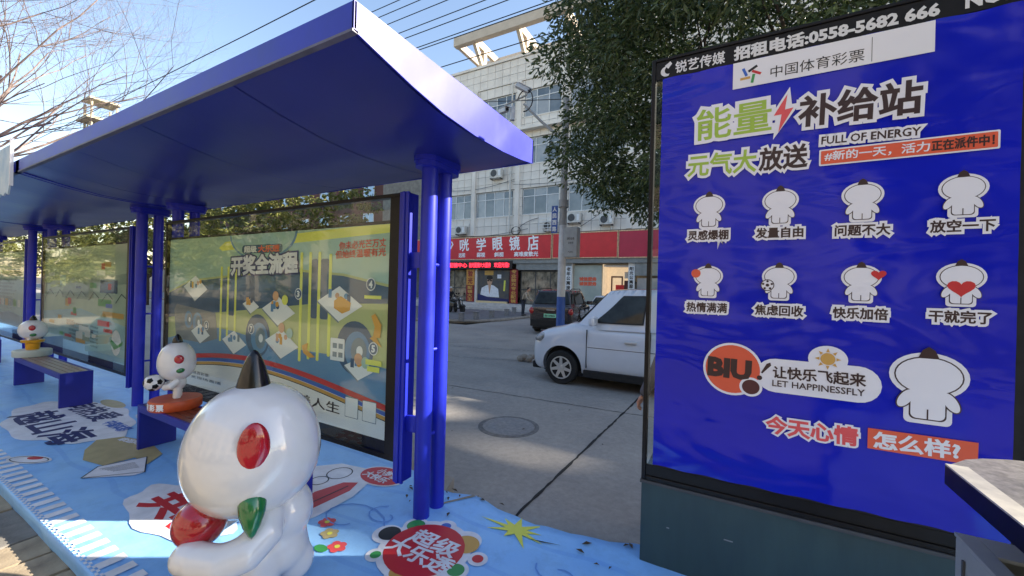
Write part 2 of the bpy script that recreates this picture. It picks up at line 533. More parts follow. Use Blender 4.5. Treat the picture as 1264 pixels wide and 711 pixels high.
# ------------------------------------------------------------------ printed mat
def mat_material():
    m = mat('blue_floor_print', srgb(158, 210, 252), 0.45, col2=srgb(132, 190, 248), vscale=0.9, detail=3, bump=0.5, bscale=4.5, bdist=0.02)
    nt = m.node_tree; b = nt.nodes['Principled BSDF']
    tc = nt.nodes.new('ShaderNodeTexCoord')
    w = nt.nodes.new('ShaderNodeTexWave'); w.wave_type = 'RINGS'
    w.inputs['Scale'].default_value = 0.9; w.inputs['Distortion'].default_value = 3.5; w.inputs['Detail'].default_value = 1.5
    nt.links.new(tc.outputs['Object'], w.inputs['Vector'])
    rp = nt.nodes.new('ShaderNodeValToRGB')
    e = rp.color_ramp.elements
    e[0].position = 0.0; e[0].color = (1, 1, 1, 1)
    e[1].position = 0.965; e[1].color = (1, 1, 1, 1)
    x = e.new(0.985); x.color = (0.72, 0.80, 0.92, 1)
    nt.links.new(w.outputs['Fac'], rp.inputs[0])
    mx = nt.nodes.new('ShaderNodeMix'); mx.data_type = 'RGBA'; mx.blend_type = 'MULTIPLY'; mx.inputs['Factor'].default_value = 0.6
    src = b.inputs['Base Color'].links[0].from_socket
    nt.links.new(src, mx.inputs[6]); nt.links.new(rp.outputs[0], mx.inputs[7])
    # scuffs
    n = nt.nodes.new('ShaderNodeTexNoise'); n.inputs['Scale'].default_value = 5; n.inputs['Detail'].default_value = 9; n.inputs['Roughness'].default_value = 0.75
    nt.links.new(tc.outputs['Object'], n.inputs['Vector'])
    r2_ = nt.nodes.new('ShaderNodeValToRGB')
    r2_.color_ramp.elements[0].position = 0.38; r2_.color_ramp.elements[0].color = (0.62, 0.64, 0.66, 1)
    r2_.color_ramp.elements[1].position = 0.52; r2_.color_ramp.elements[1].color = (1, 1, 1, 1)
    nt.links.new(n.outputs['Fac'], r2_.inputs[0])
    m2 = nt.nodes.new('ShaderNodeMix'); m2.data_type = 'RGBA'; m2.blend_type = 'MULTIPLY'; m2.inputs['Factor'].default_value = 0.3
    nt.links.new(mx.outputs[2], m2.inputs[6]); nt.links.new(r2_.outputs[0], m2.inputs[7])
    nt.links.new(m2.outputs[2], b.inputs['Base Color'])
    return m
MT['mat'] = mat_material()
floor_mat = thing('floor_mat', 'light blue printed floor mat covering the bus stop platform with its front edge hanging down', 'floor mat')
def rear_y(x):
    pts = [(-40, 2.62), (-2.7, 2.66), (-2.2, 2.60), (-1.95, 2.50), (-1.87, 2.47), (-1.69, 2.56), (-1.39, 2.475), (-1.12, 2.455), (-0.9, 2.485), (-0.69, 2.515), (-0.46, 2.60), (0, 2.62), (14, 2.62)]
    for (a, ya), (b, yb) in zip(pts[:-1], pts[1:]):
        if x <= b: return ya + (yb - ya) * (x - a) / (b - a)
    return 2.62
g = MB()
xs = [-40 + i * 2.0 for i in range(15)] + [-12 + i * 0.08 for i in range(0, 176)] + [2.2 + i for i in range(12)]
xs = sorted(set(round(x, 3) for x in xs))
rows = []
NY = 22
wr = random.Random(5)
for x in xs:
    ry = rear_y(x)
    col = [(x, 0.812, -0.112 + 0.006 * math.sin(x * 7)), (x, 0.806 + 0.004 * math.sin(x * 9), -0.06), (x, 0.800, -0.012), (x, 0.806, -0.003)]
    for j in range(NY + 1):
        t = j / NY
        y = 0.815 + (ry - 0.815) * t
        z = 0.0 + 0.0018 * math.sin(x * 5.1 + y * 3.3) * math.sin(y * 6.7 - x * 1.7)
        if t > 0.9 and -2.2 < x < 1: z += 0.006 * (1 + math.sin(x * 23)) * (t - 0.9) * 8
        col.append((x, y, z))
    col.append((x, ry + 0.012, -0.01 + 0.004 * math.sin(x * 31)))
    col.append((x, ry + 0.02, -0.149 if -2.0 < x else -0.016))
    rows.append(col)
nc = len(rows[0])
g.add([v for c in rows for v in c], [(i * nc + j, (i + 1) * nc + j, (i + 1) * nc + j + 1, i * nc + j + 1) for i in range(len(rows) - 1) for j in range(nc - 1)])
part('sheet', g, MT['mat'], floor_mat, smooth='all')

pr = Print((0, 0, 0.0035), (1, 0, 0), (0, 1, 0), floor_mat, 0.0012)
MT['m_white'] = mat('mat_white', (0.78, 0.80, 0.83), 0.5, var=0.12, vscale=6)
MT['m_lblue'] = mat('mat_pale_blue', srgb(150, 205, 240), 0.5, var=0.06, vscale=3)
MT['m_tan'] = mat('mat_tan', srgb(178, 165, 120), 0.5, var=0.12, vscale=6)
MT['m_line'] = mat('mat_blue_line', srgb(104, 158, 224), 0.5)
# stripes and small checks along the front
k = 0
x = -9.6
while x < 1.2:
    pr.poly([(x, 0.835), (x + 0.07, 0.835), (x + 0.07 - 0.0, 0.955), (x, 0.955)], 0, 'm_white', 'stripe_print')
    x += 0.131
pr.new(); pr.hold = True
x = -8.0
while x < 1.0:
    pr.rect(x, x + 0.028, 0.808, 0.822, 0, 'm_white', 'check_print')
    pr.rect(x + 0.028, x + 0.056, 0.822, 0.835, 0, 'm_white', 'check_print')
    x += 0.056
pr.hold = False
# round red logo
cx, cy = -1.585, 1.875
for (dx, dy, r) in ((0, 0, 0.285), (-0.30, -0.01, 0.095), (-0.205, 0.15, 0.085), (-0.03, 0.245, 0.07), (0.17, 0.19, 0.10), (0.325, 0.09, 0.06), (0.27, -0.05, 0.075), (0.02, -0.22, 0.09), (-0.21, -0.19, 0.06)):
    pr.ell(cx + dx, cy + dy, r, r, 0 if dx or dy else 1, 'm_white', 'badge_outline')
for (dx, dy, r, c) in ((-0.29, 0.0, 0.07, 'p_black'), (-0.205, 0.15, 0.06, 'p_grn2'), (-0.03, 0.245, 0.034, 'p_blue'), (0.19, 0.16, 0.085, 'p_gold'), (0.325, 0.09, 0.034, 'p_red'), (0.27, -0.05, 0.05, 'p_grn2'), (0.02, -0.22, 0.065, 'p_gold'), (-0.21, -0.19, 0.032, 'p_grn2')):
    pr.ell(cx + dx, cy + dy, r, r, 2, c, 'badge_dot')
pr.ell(cx, cy, 0.243, 0.243, 3, 'p_red', 'badge_disc')
pr.text('超级', -1.735, 1.950, -1.395, 1.950, 0.135, 4, 'm_white', 0.028)
pr.text('大乐透', -1.805, 1.812, -1.345, 1.812, 0.135, 4, 'm_white', 0.028)
# small red roundel
pr.ell(-2.505, 2.40, 0.225, 0.155, 0, 'm_white', 'badge_outline')
pr.ell(-2.505, 2.40, 0.205, 0.138, 1, 'p_red', 'badge_disc')
pr.text('小梦想', -2.60, 2.46, -2.36, 2.44, 0.085, 2, 'm_white', 0.035)
pr.text('大快乐', -2.66, 2.37, -2.40, 2.35, 0.085, 2, 'm_white', 0.035)
# yellow starburst and the slit beside it
pts = []
for kk in range(18):
    a = 2 * math.pi * kk / 18 + 0.3
    r = (0.17 + 0.05 * ((kk * 7) % 3)) if kk % 2 == 0 else 0.075
    pts.append((-1.20 + r * math.cos(a) * 1.05, 2.335 + r * 0.62 * math.sin(a)))
pr.poly(pts, 0, 'p_yellow', 'star_print')
pr.poly([(-1.10, 2.29), (-0.885, 2.335), (-1.0, 2.30)], 1, 'p_black', 'tear')
pr.poly([(-1.88, 2.25), (-1.69, 2.552), (-1.66, 2.545), (-1.86, 2.25)], 0, 'concrete', 'tear')
# rider board with white outline
pr.poly([(-2.50, 1.56), (-2.44, 1.75), (-2.44, 2.05), (-2.52, 2.30), (-2.70, 2.43), (-2.98, 2.38), (-3.15, 2.2), (-3.20, 1.80), (-2.95, 1.56), (-2.7, 1.50)], 0, 'm_white', 'cutout_outline')
pr.poly([(-2.66, 1.70), (-2.60, 1.66), (-2.55, 1.80), (-2.53, 2.10), (-2.58, 2.22), (-2.68, 2.16), (-2.74, 1.95)], 1, 'p_red', 'board_print')
pr.line([(-2.63, 1.74), (-2.60, 2.14)], 0.012, 2, 'p_black')
for c_, r_ in (((-2.84, 2.25), 0.10), ((-2.87, 2.08), 0.07)):
    pts = [(c_[0] + r_ * math.cos(2 * math.pi * q / 20), c_[1] + r_ * math.sin(2 * math.pi * q / 20)) for q in range(21)]
    pr.line(pts, 0.01, 1, 'p_black')
# white cloud with a red character, beside the statue
pts = []
for kk in range(40):
    a = 2 * math.pi * kk / 40
    r = 1 + 0.07 * math.sin(7 * a)
    pts.append((-3.30 + 0.56 * r * math.cos(a), 1.33 + 0.24 * r * math.sin(a)))
pr.poly(pts, 0, 'm_white', 'cutout_outline')
pr.text('共享', -3.62, 1.33, -2.9, 1.33, 0.26, 1, 'p_red', 0.045)
# big headline cloud on the left
pts = []
for kk in range(60):
    a = 2 * math.pi * kk / 60
    r = 1 + 0.05 * math.sin(9 * a) + 0.04 * math.sin(4 * a + 1)
    pts.append((-6.42 + 1.08 * r * math.cos(a), 1.53 + 0.44 * r * math.sin(a)))
pr.poly(pts, 0, 'm_white', 'cutout_outline')
pr.text('越山海', -7.05, 1.37, -5.52, 1.37, 0.34, 1, 'p_navy', 0.028)
pr.text('向热爱', -7.1, 1.76, -6.1, 1.76, 0.26, 1, 'p_navy', 0.028)
pr.text('中国体彩', -5.98, 1.72, -5.5, 1.72, 0.12, 1, 'p_blue', 0.04)
pr.ell(-6.8, 1.99, 0.3, 0.08, 1, 'm_tan', 'cartoon_cloud')
pr.ell(-5.75, 1.99, 0.3, 0.07, 0, 'm_white', 'cutout_outline')
# tan ribbon, printed ticket, rounded white patch
pts = [(-5.17, 1.33), (-5.40, 1.47), (-5.30, 1.64), (-4.95, 1.72), (-4.5, 1.66), (-4.35, 1.50), (-4.60, 1.50), (-4.62, 1.30), (-4.9, 1.25)]
pr.poly(pts, 0, 'm_tan', 'ribbon_print')
pr.text('幸运时刻', -5.25, 1.60, -4.85, 1.68, 0.07, 1, 'm_white', 0.05)
pr.poly([(-4.46, 1.13), (-4.62, 1.27), (-4.53, 1.56), (-4.19, 1.43), (-4.19, 1.36)], 1, 'm_white', 'ticket_print')
pr.line([(-4.46, 1.13), (-4.62, 1.27), (-4.53, 1.56), (-4.19, 1.43), (-4.46, 1.13)], 0.010, 2, 'p_black', 'ticket_line')
for kk in range(6):
    t = kk / 6
    pr.line([(-4.55 + 0.28 * t * 0.6, 1.24 + 0.05 * t + 0.02), (-4.47 + 0.28 * t * 0.6, 1.46 - 0.02 * t)], 0.006, 2, 'p_black', 'ticket_line')
pr.ell(-5.28, 1.02, 0.20, 0.075, 0, 'm_white', 'cutout_outline', rot=0.4)
pr.ell(-5.28, 1.055, 0.07, 0.03, 1, 'p_red', 'printed_spot', rot=0.4)
pts = [(-5.28 + 0.17 * math.cos(a) * 0.92 - 0.06 * math.sin(a) * 0.4, 1.02 + 0.17 * math.cos(a) * 0.4 + 0.06 * math.sin(a) * 0.9) for a in [2 * math.pi * q / 24 for q in range(25)]]
pr.line(pts, 0.008, 1, 'p_black')
# little flowers near the statue base
for (fx, fy, m_) in ((-2.05, 1.62, 'p_pink'), (-2.20, 1.68, 'm_tan'), (-2.32, 1.75, 'p_pink')):
    for kk in range(5):
        a = 2 * math.pi * kk / 5
        pr.ell(fx + 0.035 * math.cos(a), fy + 0.03 * math.sin(a), 0.028, 0.024, 0, m_, 'flower_print', n=10)
    pr.ell(fx, fy, 0.018, 0.016, 1, 'p_yellow', 'flower_print', n=10)
pr.ell(-2.12, 1.56, 0.05, 0.03, 0, 'p_grn2', 'flower_print', n=10)
# thin swirl outlines printed in a deeper blue
for (sx_, sy_, sr, tt) in ((-2.25, 1.85, 0.30, 0.3), (-2.05, 2.0, 0.16, 2.0), (-1.0, 1.7, 0.25, 1.0), (-0.8, 2.1, 0.15, 3.0)):
    pts = [(sx_ + sr * (1 - 0.06 * q) * math.cos(tt + q * 0.45), sy_ + 0.7 * sr * (1 - 0.06 * q) * math.sin(tt + q * 0.45)) for q in range(13)]
    pr.line(pts, 0.010, 0, 'm_line')
pr.done()

# fallen leaves and litter on the mat and road
lf = MB()
lr = random.Random(11)
for _ in range(30):
    if lr.random() < 0.45:
        x, y, z = lr.uniform(-2.2, -0.5), lr.uniform(2.2, 2.55), 0.012
    else:
        x, y, z = lr.uniform(-5, -0.3), lr.uniform(2.9, 8), -0.143
    a = lr.uniform(0, 6.3); s_ = lr.uniform(0.012, 0.035)
    c, sn = math.cos(a) * s_, math.sin(a) * s_
    lf.add([(x - c, y - sn, z), (x - sn * .4, y + c * .4, z + .008), (x + c, y + sn, z + .002), (x + sn * .4, y - c * .4, z + .006)], [(0, 1, 2, 3)])
MT['deadleaf'] = mat('dead_leaf', (0.07, 0.045, 0.025), 0.8, var=0.5, vscale=3)
link('fallen_leaves', lf.mesh('fallen_leaves', MT['deadleaf']), kind='stuff')

# ================================================================== BUS SHELTERS
PROF = [(1.04, 2.584), (1.19, 2.552), (1.37, 2.516), (1.60, 2.482), (1.88, 2.468), (2.21, 2.477), (2.45, 2.498), (2.64, 2.525)]
def prof_z(y):
    for (a, za), (b, zb) in zip(PROF[:-1], PROF[1:]):
        if y <= b: return za + (zb - za) * (y - a) / (b - a)
    return PROF[-1][1]
MT['wood'] = mat('bench_slat_wood', (0.20, 0.055, 0.03), 0.32, col2=(0.11, 0.03, 0.018), vscale=5, stretch=(1.2, 14, 14), detail=6, coat=0.35)
MT['wood2'] = mat('greyed_bench_wood', (0.30, 0.17, 0.14), 0.30, col2=(0.20, 0.12, 0.11), vscale=5, stretch=(1.2, 14, 14), detail=6, coat=0.3)
def glass_mat():
    m = bpy.data.materials.new('clear_glass'); m.use_nodes = True
    nt = m.node_tree; nt.nodes.remove(nt.nodes['Principled BSDF'])
    a = nt.nodes.new('ShaderNodeBsdfTransparent'); a.inputs[0].default_value = (.93, .96, .95, 1)
    b = nt.nodes.new('ShaderNodeBsdfGlossy'); b.inputs['Roughness'].default_value = 0.02
    f = nt.nodes.new('ShaderNodeFresnel'); f.inputs[0].default_value = 1.5
    mx = nt.nodes.new('ShaderNodeMixShader')
    ge = nt.nodes.new('ShaderNodeNewGeometry')
    iv = nt.nodes.new('ShaderNodeMath'); iv.operation = 'SUBTRACT'; iv.inputs[0].default_value = 1.0
    nt.links.new(ge.outputs['Backfacing'], iv.inputs[1])
    ml = nt.nodes.new('ShaderNodeMath'); ml.operation = 'MULTIPLY'
    nt.links.new(f.outputs[0], ml.inputs[0]); nt.links.new(iv.outputs[0], ml.inputs[1])
    nt.links.new(ml.outputs[0], mx.inputs[0]); nt.links.new(a.outputs[0], mx.inputs[1]); nt.links.new(b.outputs[0], mx.inputs[2])
    nt.links.new(mx.outputs[0], nt.nodes['Material Output'].inputs[0])
    return m
MT['glass'] = glass_mat()
MT['screw'] = mat('screw_metal', (0.3, 0.3, 0.32), 0.4, metal=0.8)

MT['trimblue'] = mat('dusty_blue_trim', (.10, .10, .16), .5, var=.25, vscale=6)
def make_shelter(label):
    t = thing('bus_shelter', label, 'bus shelter', group='bus shelters in a row along the platform')
    # local x = 0 is the roof's right-hand end; the roof runs to -4.77
    L = 4.77
    roof = part('roof', MB().box(-L + 0.012, -0.012, 1.055, 2.625, 2.60, 2.682), MT['blue'], t)
    rs = roof
    ys = [1.06 + 1.565 * i / 24 for i in range(25)]
    seams = [-0.02, -0.92, -2.04, -3.20, -4.10, -L + 0.02]
    for a, b in zip(seams[:-1], seams[1:]):
        mb = MB()
        n = 8
        vs = []
        for i in range(n + 1):
            x = a - 0.004 + (b - a + 0.008) * i / n
            for y in ys:
                vs.append((x, y, prof_z(y) + 0.006 + 0.003 * math.sin(i / n * math.pi * 2 + y * 3)))
        m = len(ys)
        mb.add(vs, [(i * m + j, (i + 1) * m + j, (i + 1) * m + j + 1, i * m + j + 1) for i in range(n) for j in range(m - 1)])
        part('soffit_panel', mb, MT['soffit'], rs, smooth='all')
    mb = MB()
    for s_ in seams[1:-1]:
        vs = []
        for y in ys:
            vs += [(s_ - 0.02, y, prof_z(y) + 0.014), (s_ + 0.02, y, prof_z(y) + 0.014)]
        mb.add(vs, [(2 * i, 2 * i + 1, 2 * i + 3, 2 * i + 2) for i in range(len(ys) - 1)])
    part('soffit_backing', mb, MT['blue'], rs)
    # fascias: front, rear, two ends following the curved underside
    part('front_fascia', MB().box(-L, 0, 1.04, 1.055, 2.590, 2.702), MT['blue'], rs, bevel=0.003)
    part('front_trim', MB().box(-L, 0, 1.034, 1.062, 2.578, 2.589), MT['trimblue'], rs)
    part('rear_fascia', MB().box(-L, 0, 2.626, 2.642, 2.527, 2.694), MT['blue'], rs)
    for x0, x1 in ((-0.011, 0.0), (-L, -L + 0.011)):
        pl = [(2.642, 2.694), (1.04, 2.702)] + PROF
        mb = MB()
        n = len(pl)
        vs = [(x0, y, z) for y, z in pl] + [(x1, y, z) for y, z in pl]
        fs = [tuple(range(n)), tuple(range(2 * n - 1, n - 1, -1))] + [(i, i + n, (i + 1) % n + n, (i + 1) % n) for i in range(n)]
        mb.add(vs, fs)
        part('end_fascia', mb, MT['blue'], rs)
    for cx_ in (-0.54, -4.42):
        col = None
        dy = 0.03 if cx_ > -1 else 0.10
        for y in (2.10 + dy, 2.265 + dy):
            r = 0.056 if y < 2.2 + dy else 0.052
            col = part('column', MB().tube([(cx_, y, -0.01), (cx_, y, 2.46)], r, 28), MT['blue'], t, smooth=True)
        mb = MB()
        pts = []
        for k in range(28):
            a = 2 * math.pi * k / 28
            pts.append((cx_ + 0.085 * math.cos(a), 2.1825 + dy + 0.085 * math.sin(a) + (0.105 if math.sin(a) > 0 else -0.105)))
        mb.slab(pts, 2.41, 2.50)
        pts2 = [(cx_ + (x - cx_) * 1.12, 2.1825 + dy + (y - 2.1825 - dy) * 1.06) for x, y in pts]
        mb.slab(pts2, 2.445, 2.49)
        part('column_cap', mb, MT['blue'], t, smooth=True)
        for z in (0.55, 1.15, 1.75):
            part('column_spacer', MB().tube([(cx_, 2.14 + dy, z), (cx_, 2.22 + dy, z)], 0.012, 8), MT['blue'], t)
    # display case between the columns
    fr = MB()
    x0, x1 = -4.46, -0.78
    fr.box(x0, x1, 2.10, 2.15, 0.33, 0.365)
    fr.box(x0, x1, 2.10, 2.15, 2.235, 2.262)
    fr.box(x0, x0 + 0.035, 2.10, 2.15, 0.366, 2.234)
    fr.box(x1 - 0.10, x1, 2.10, 2.15, 0.366, 2.234)
    case = part('display_frame', fr, MT['black'], t, bevel=0.002)
    part('glass_pane', MB().box(x0 + 0.036, x1 - 0.101, 2.104, 2.109, 0.366, 2.234), MT['glass'], case)
    part('back_board', MB().box(x0 + 0.036, x1 - 0.101, 2.128, 2.14, 0.366, 2.075), MT['black_matte'], case)
    po = MB()
    po.box(-0.775, -0.69, 2.085, 2.105, 0.20, 2.262)
    po.box(-0.765, -0.70, 2.106, 2.20, 0.205, 2.258)
    po.box(-0.745, -0.72, 2.075, 2.084, 0.20, 2.262)
    part('end_post', po, MT['blue'], case, bevel=0.004)
    for z in (0.62, 1.78):
        part('bracket', MB().box(-0.70, -0.58, 2.125, 2.155, z - 0.055, z + 0.055), MT['blue'], case)
    return t, case

def poster1(case):
    """Draw process poster: local x as world x + 1.30."""
    O = 1.30
    pr = Print((0, 2.128, 0), (1, 0, 0), (0, 0, 1), case, 0.0008)
    # the print plane must face the reader on the sidewalk: n = ux x uv = (0,-1,0)
    sky_c = 'q_sky'
    MT['q_sky'] = MT.get('q_sky') or mat('poster_pale_teal', srgb(160, 200, 196), 0.12, col2=srgb(176, 206, 184), vscale=1.5, coat=0.6)
    MT['q_bus'] = MT.get('q_bus') or mat('poster_olive_green', srgb(176, 188, 118), 0.12, col2=srgb(190, 200, 140), vscale=1.5, coat=0.6)
    MT['q_yel'] = MT.get('q_yel') or mat('poster_lime_yellow', srgb(236, 240, 110), 0.12, coat=0.6)
    MT['q_navy'] = MT.get('q_navy') or mat('poster_navy', srgb(72, 104, 134), 0.10, col2=srgb(56, 86, 116), vscale=2, coat=0.6)
    MT['q_blue'] = MT.get('q_blue') or mat('poster_blue', srgb(92, 138, 180), 0.12, col2=srgb(104, 152, 190), vscale=2, coat=0.6)
    MT['q_white'] = MT.get('q_white') or mat('poster_white', srgb(240, 244, 242), 0.14, coat=0.6)
    MT['q_grey'] = MT.get('q_grey') or mat('poster_grey', srgb(132, 138, 140), 0.14, col2=srgb(110, 118, 122), vscale=4, coat=0.6)
    MT['q_orange'] = MT.get('q_orange') or mat('poster_orange', srgb(226, 166, 60), 0.2, coat=0.6)
    MT['q_peach'] = MT.get('q_peach') or mat('poster_peach', srgb(222, 170, 130), 0.2, coat=0.6)
    MT['q_rim'] = MT.get('q_rim') or mat('poster_silver', srgb(120, 140, 150), 0.2, coat=0.6)
    X = lambda x: x + O
    def poly(p, l, m, n='printed_shape'): pr.poly([(X(a), b) for a, b in p], l, m, n)
    poly([(-5.70, .451), (-2.191, .451), (-2.191, 2.05), (-5.70, 2.05)], 0, 'q_sky', 'poster_sheet')
    # bus reflected in the glass, painted flat on the sheet: body, roof band
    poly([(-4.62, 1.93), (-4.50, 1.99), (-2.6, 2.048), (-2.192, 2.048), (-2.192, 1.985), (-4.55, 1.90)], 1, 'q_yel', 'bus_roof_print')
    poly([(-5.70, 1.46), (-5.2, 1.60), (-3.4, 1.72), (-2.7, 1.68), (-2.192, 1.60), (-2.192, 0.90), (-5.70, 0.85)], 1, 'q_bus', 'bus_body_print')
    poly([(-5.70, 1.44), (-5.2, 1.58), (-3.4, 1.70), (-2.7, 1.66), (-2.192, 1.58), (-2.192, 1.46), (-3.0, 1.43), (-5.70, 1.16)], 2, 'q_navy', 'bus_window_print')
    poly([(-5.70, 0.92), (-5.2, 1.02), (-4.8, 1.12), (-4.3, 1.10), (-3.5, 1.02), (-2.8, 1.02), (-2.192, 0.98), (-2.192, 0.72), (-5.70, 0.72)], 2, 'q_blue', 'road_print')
    # reflected door pillars
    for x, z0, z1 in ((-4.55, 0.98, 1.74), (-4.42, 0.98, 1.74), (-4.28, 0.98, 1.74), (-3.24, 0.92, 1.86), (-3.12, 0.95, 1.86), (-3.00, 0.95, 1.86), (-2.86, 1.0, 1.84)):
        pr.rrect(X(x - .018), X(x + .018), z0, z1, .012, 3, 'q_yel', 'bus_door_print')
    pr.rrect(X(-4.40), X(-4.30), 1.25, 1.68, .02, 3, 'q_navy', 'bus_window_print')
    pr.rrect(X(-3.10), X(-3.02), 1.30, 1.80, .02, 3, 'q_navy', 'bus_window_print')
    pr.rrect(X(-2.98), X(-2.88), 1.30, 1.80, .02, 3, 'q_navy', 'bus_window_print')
    # reflected wheels
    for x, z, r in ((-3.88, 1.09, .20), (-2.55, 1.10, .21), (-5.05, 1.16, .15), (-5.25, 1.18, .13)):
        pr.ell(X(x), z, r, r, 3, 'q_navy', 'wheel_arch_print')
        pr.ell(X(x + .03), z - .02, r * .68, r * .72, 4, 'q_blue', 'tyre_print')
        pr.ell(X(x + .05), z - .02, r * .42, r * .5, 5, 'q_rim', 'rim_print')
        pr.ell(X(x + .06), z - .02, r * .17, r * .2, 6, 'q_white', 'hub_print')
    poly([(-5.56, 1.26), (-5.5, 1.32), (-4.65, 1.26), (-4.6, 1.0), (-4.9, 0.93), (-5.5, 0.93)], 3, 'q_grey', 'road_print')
    # title badge
    pts = [(-4.42 + 0, 2.04)]
    n = 18
    pts = [(-3.86 - 0.55 * math.cos(math.pi * k / n), 2.047 - 0.25 * math.sin(math.pi * k / n)) for k in range(n + 1)]
    poly(pts, 2, 'q_blue', 'badge_print')
    pts = [(-3.86 - 0.52 * math.cos(math.pi * k / n), 2.0475 - 0.23 * math.sin(math.pi * k / n)) for k in range(n + 1)]
    poly(pts, 3, 'q_sky', 'badge_print')
    pr.rrect(X(-4.18), X(-3.52), 1.865, 1.945, .035, 4, 'q_navy', 'badge_print')
    pr.text('超级', X(-4.14), 1.905, X(-3.93), 1.905, .06, 5, 'q_white', .04)
    pr.text('大乐透', X(-3.90), 1.905, X(-3.57), 1.905, .06, 5, 'p_orange', .04)
    pr.text('开奖全流程', X(-4.36), 1.745, X(-3.30), 1.775, .175, 6, 'm_white', .05, outline=(.13, 'p_navy'))
    pr.text('你未必光芒万丈', X(-2.76), 1.90, X(-2.24), 1.915, .062, 4, 'p_orange', .02)
    pr.text('但始终温暖有光', X(-2.80), 1.83, X(-2.24), 1.845, .062, 4, 'p_orange', .02)
    # isometric step tiles
    for i, (x, z, s_) in enumerate(((-2.74, 1.43, .27), (-3.56, 1.33, .25), (-5.08, 1.50, .26), (-4.28, .985, .22), (-3.50, 1.04, .25), (-2.50, .935, .16), (-4.95, 1.02, .20), (-4.0, 1.36, .14))):
        poly([(x - s_, z + .02), (x, z + s_ * .55), (x + s_, z - .0), (x, z - s_ * .5)], 6, 'q_white', 'tile_print')
        poly([(x - s_, z + .02), (x, z - s_ * .5), (x, z - s_ * .5 - .015), (x - s_, z + .005)], 6, 'q_rim', 'tile_print')
        rr = random.Random(i)
        for q in range(5):
            px_, pz_ = x + rr.uniform(-.45, .45) * s_, z + rr.uniform(-.02, .2) * s_
            m_ = rr.choice(['q_orange', 'q_navy', 'q_peach', 'q_blue', 'q_rim'])
            if q % 2: pr.rect(X(px_ - .02), X(px_ + .02), pz_, pz_ + .07, 7, m_, 'machine_print')
            else: pr.ell(X(px_), pz_ + .03, .026, .024, 7, m_, 'ball_print', n=12)
    poly([(-2.80, 1.46), (-2.72, 1.50), (-2.60, 1.45), (-2.61, 1.39), (-2.70, 1.36), (-2.80, 1.40)], 8, 'q_orange', 'machine_print')
    pr.rrect(X(-2.83), X(-2.66), .98, 1.16, .01, 8, 'q_white', 'box_print')
    for q in range(2):
        for p_ in range(2):
            pr.rect(X(-2.80 + q * .07), X(-2.75 + q * .07), 1.01 + p_ * .07, 1.05 + p_ * .07, 9, 'q_rim', 'box_print')
    for x, z, c in ((-3.60, 1.47, 'q_peach'), (-3.46, 1.44, 'q_yel'), (-3.50, 1.19, 'q_peach'), (-3.38, 1.15, 'q_sky'), (-2.50, 1.02, 'q_peach'), (-2.42, 1.0, 'q_sky')):
        pr.ell(X(x), z, .045, .045, 8, c, 'ball_print')
    for x, z, c in ((-2.384, 1.60, '4'), (-2.34, 1.115, '5'), (-3.27, 1.50, '3'), (-3.98, 1.145, '7'), (-4.82, 1.12, '6')):
        pr.ell(X(x), z, .05, .05, 7, 'q_white', 'number_badge')
        pr.ell(X(x), z, .042, .042, 8, 'q_navy', 'number_badge')
        pr.text(c, X(x - .016), z, X(x + .016), z, .05, 9, 'q_white', .05)
    pr.rect(X(-2.42), X(-2.25), .99, 1.03, 8, 'q_yel', 'caption_print')
    pr.rect(X(-2.40), X(-2.27), .94, .98, 8, 'q_yel', 'caption_print')
    pr.rect(X(-2.45), X(-2.27), 1.49, 1.515, 8, 'q_yel', 'caption_print')
    poly([(-2.33, 1.38), (-2.26, 1.30), (-2.27, 1.20), (-2.31, 1.20), (-2.25, 1.13), (-2.38, 1.19), (-2.345, 1.21), (-2.33, 1.28), (-2.37, 1.36)], 8, 'q_orange', 'arrow_print')
    poly([(-3.20, 1.06), (-3.12, 1.09), (-3.13, 1.03), (-3.02, .98), (-3.10, .965), (-3.18, 1.0)], 8, 'q_orange', 'arrow_print')
    # sweeping bands at the foot and the white strip
    def curve(z0, z1, a, b):
        n = 24
        up = []; dn = []
        for k in range(n + 1):
            t = k / n
            x = -5.70 + (5.70 - 2.192) * t
            z = 0.60 + 0.215 * math.sin(math.pi * (0.10 + 0.80 * t)) ** 1.3
            up.append((x, z + z0)); dn.append((x, z + z1))
        return up + dn[::-1]
    n = 24
    base = [(-5.70, .452)] + [(x, z) for x, z in curve(0, 0, 0, 0)[:n + 1]] + [(-2.192, .452)]
    poly(base, 4, 'q_white', 'poster_foot')
    poly(curve(.065, .02, 0, 0), 5, 'p_red', 'band_print')
    poly(curve(.012, -.018, 0, 0), 5, 'p_blue', 'band_print')
    poly(curve(-.022, -.05, 0, 0), 5, 'p_gold', 'band_print')
    poly(curve(-.050, -.057, 0, 0), 6, 'p_black', 'band_print')
    pr.text('公益体彩 乐善人生', X(-4.2), .62, X(-2.70), .60, .085, 7, 'p_black', .01)
    pr.text('中国体育彩票', X(-5.25), .60, X(-4.75), .60, .035, 7, 'p_black', .0)
    pr.text('开奖现场直播', X(-5.25), .55, X(-4.5), .55, .03, 7, 'p_black', .0)
    for x in (-2.562, -2.366):
        pr.rrect(X(x - .075), X(x + .075), .555, .715, .005, 7, 'q_rim', 'blank_square')
        pr.rrect(X(x - .070), X(x + .070), .560, .710, .005, 8, 'q_white', 'blank_square')
    pr.done()

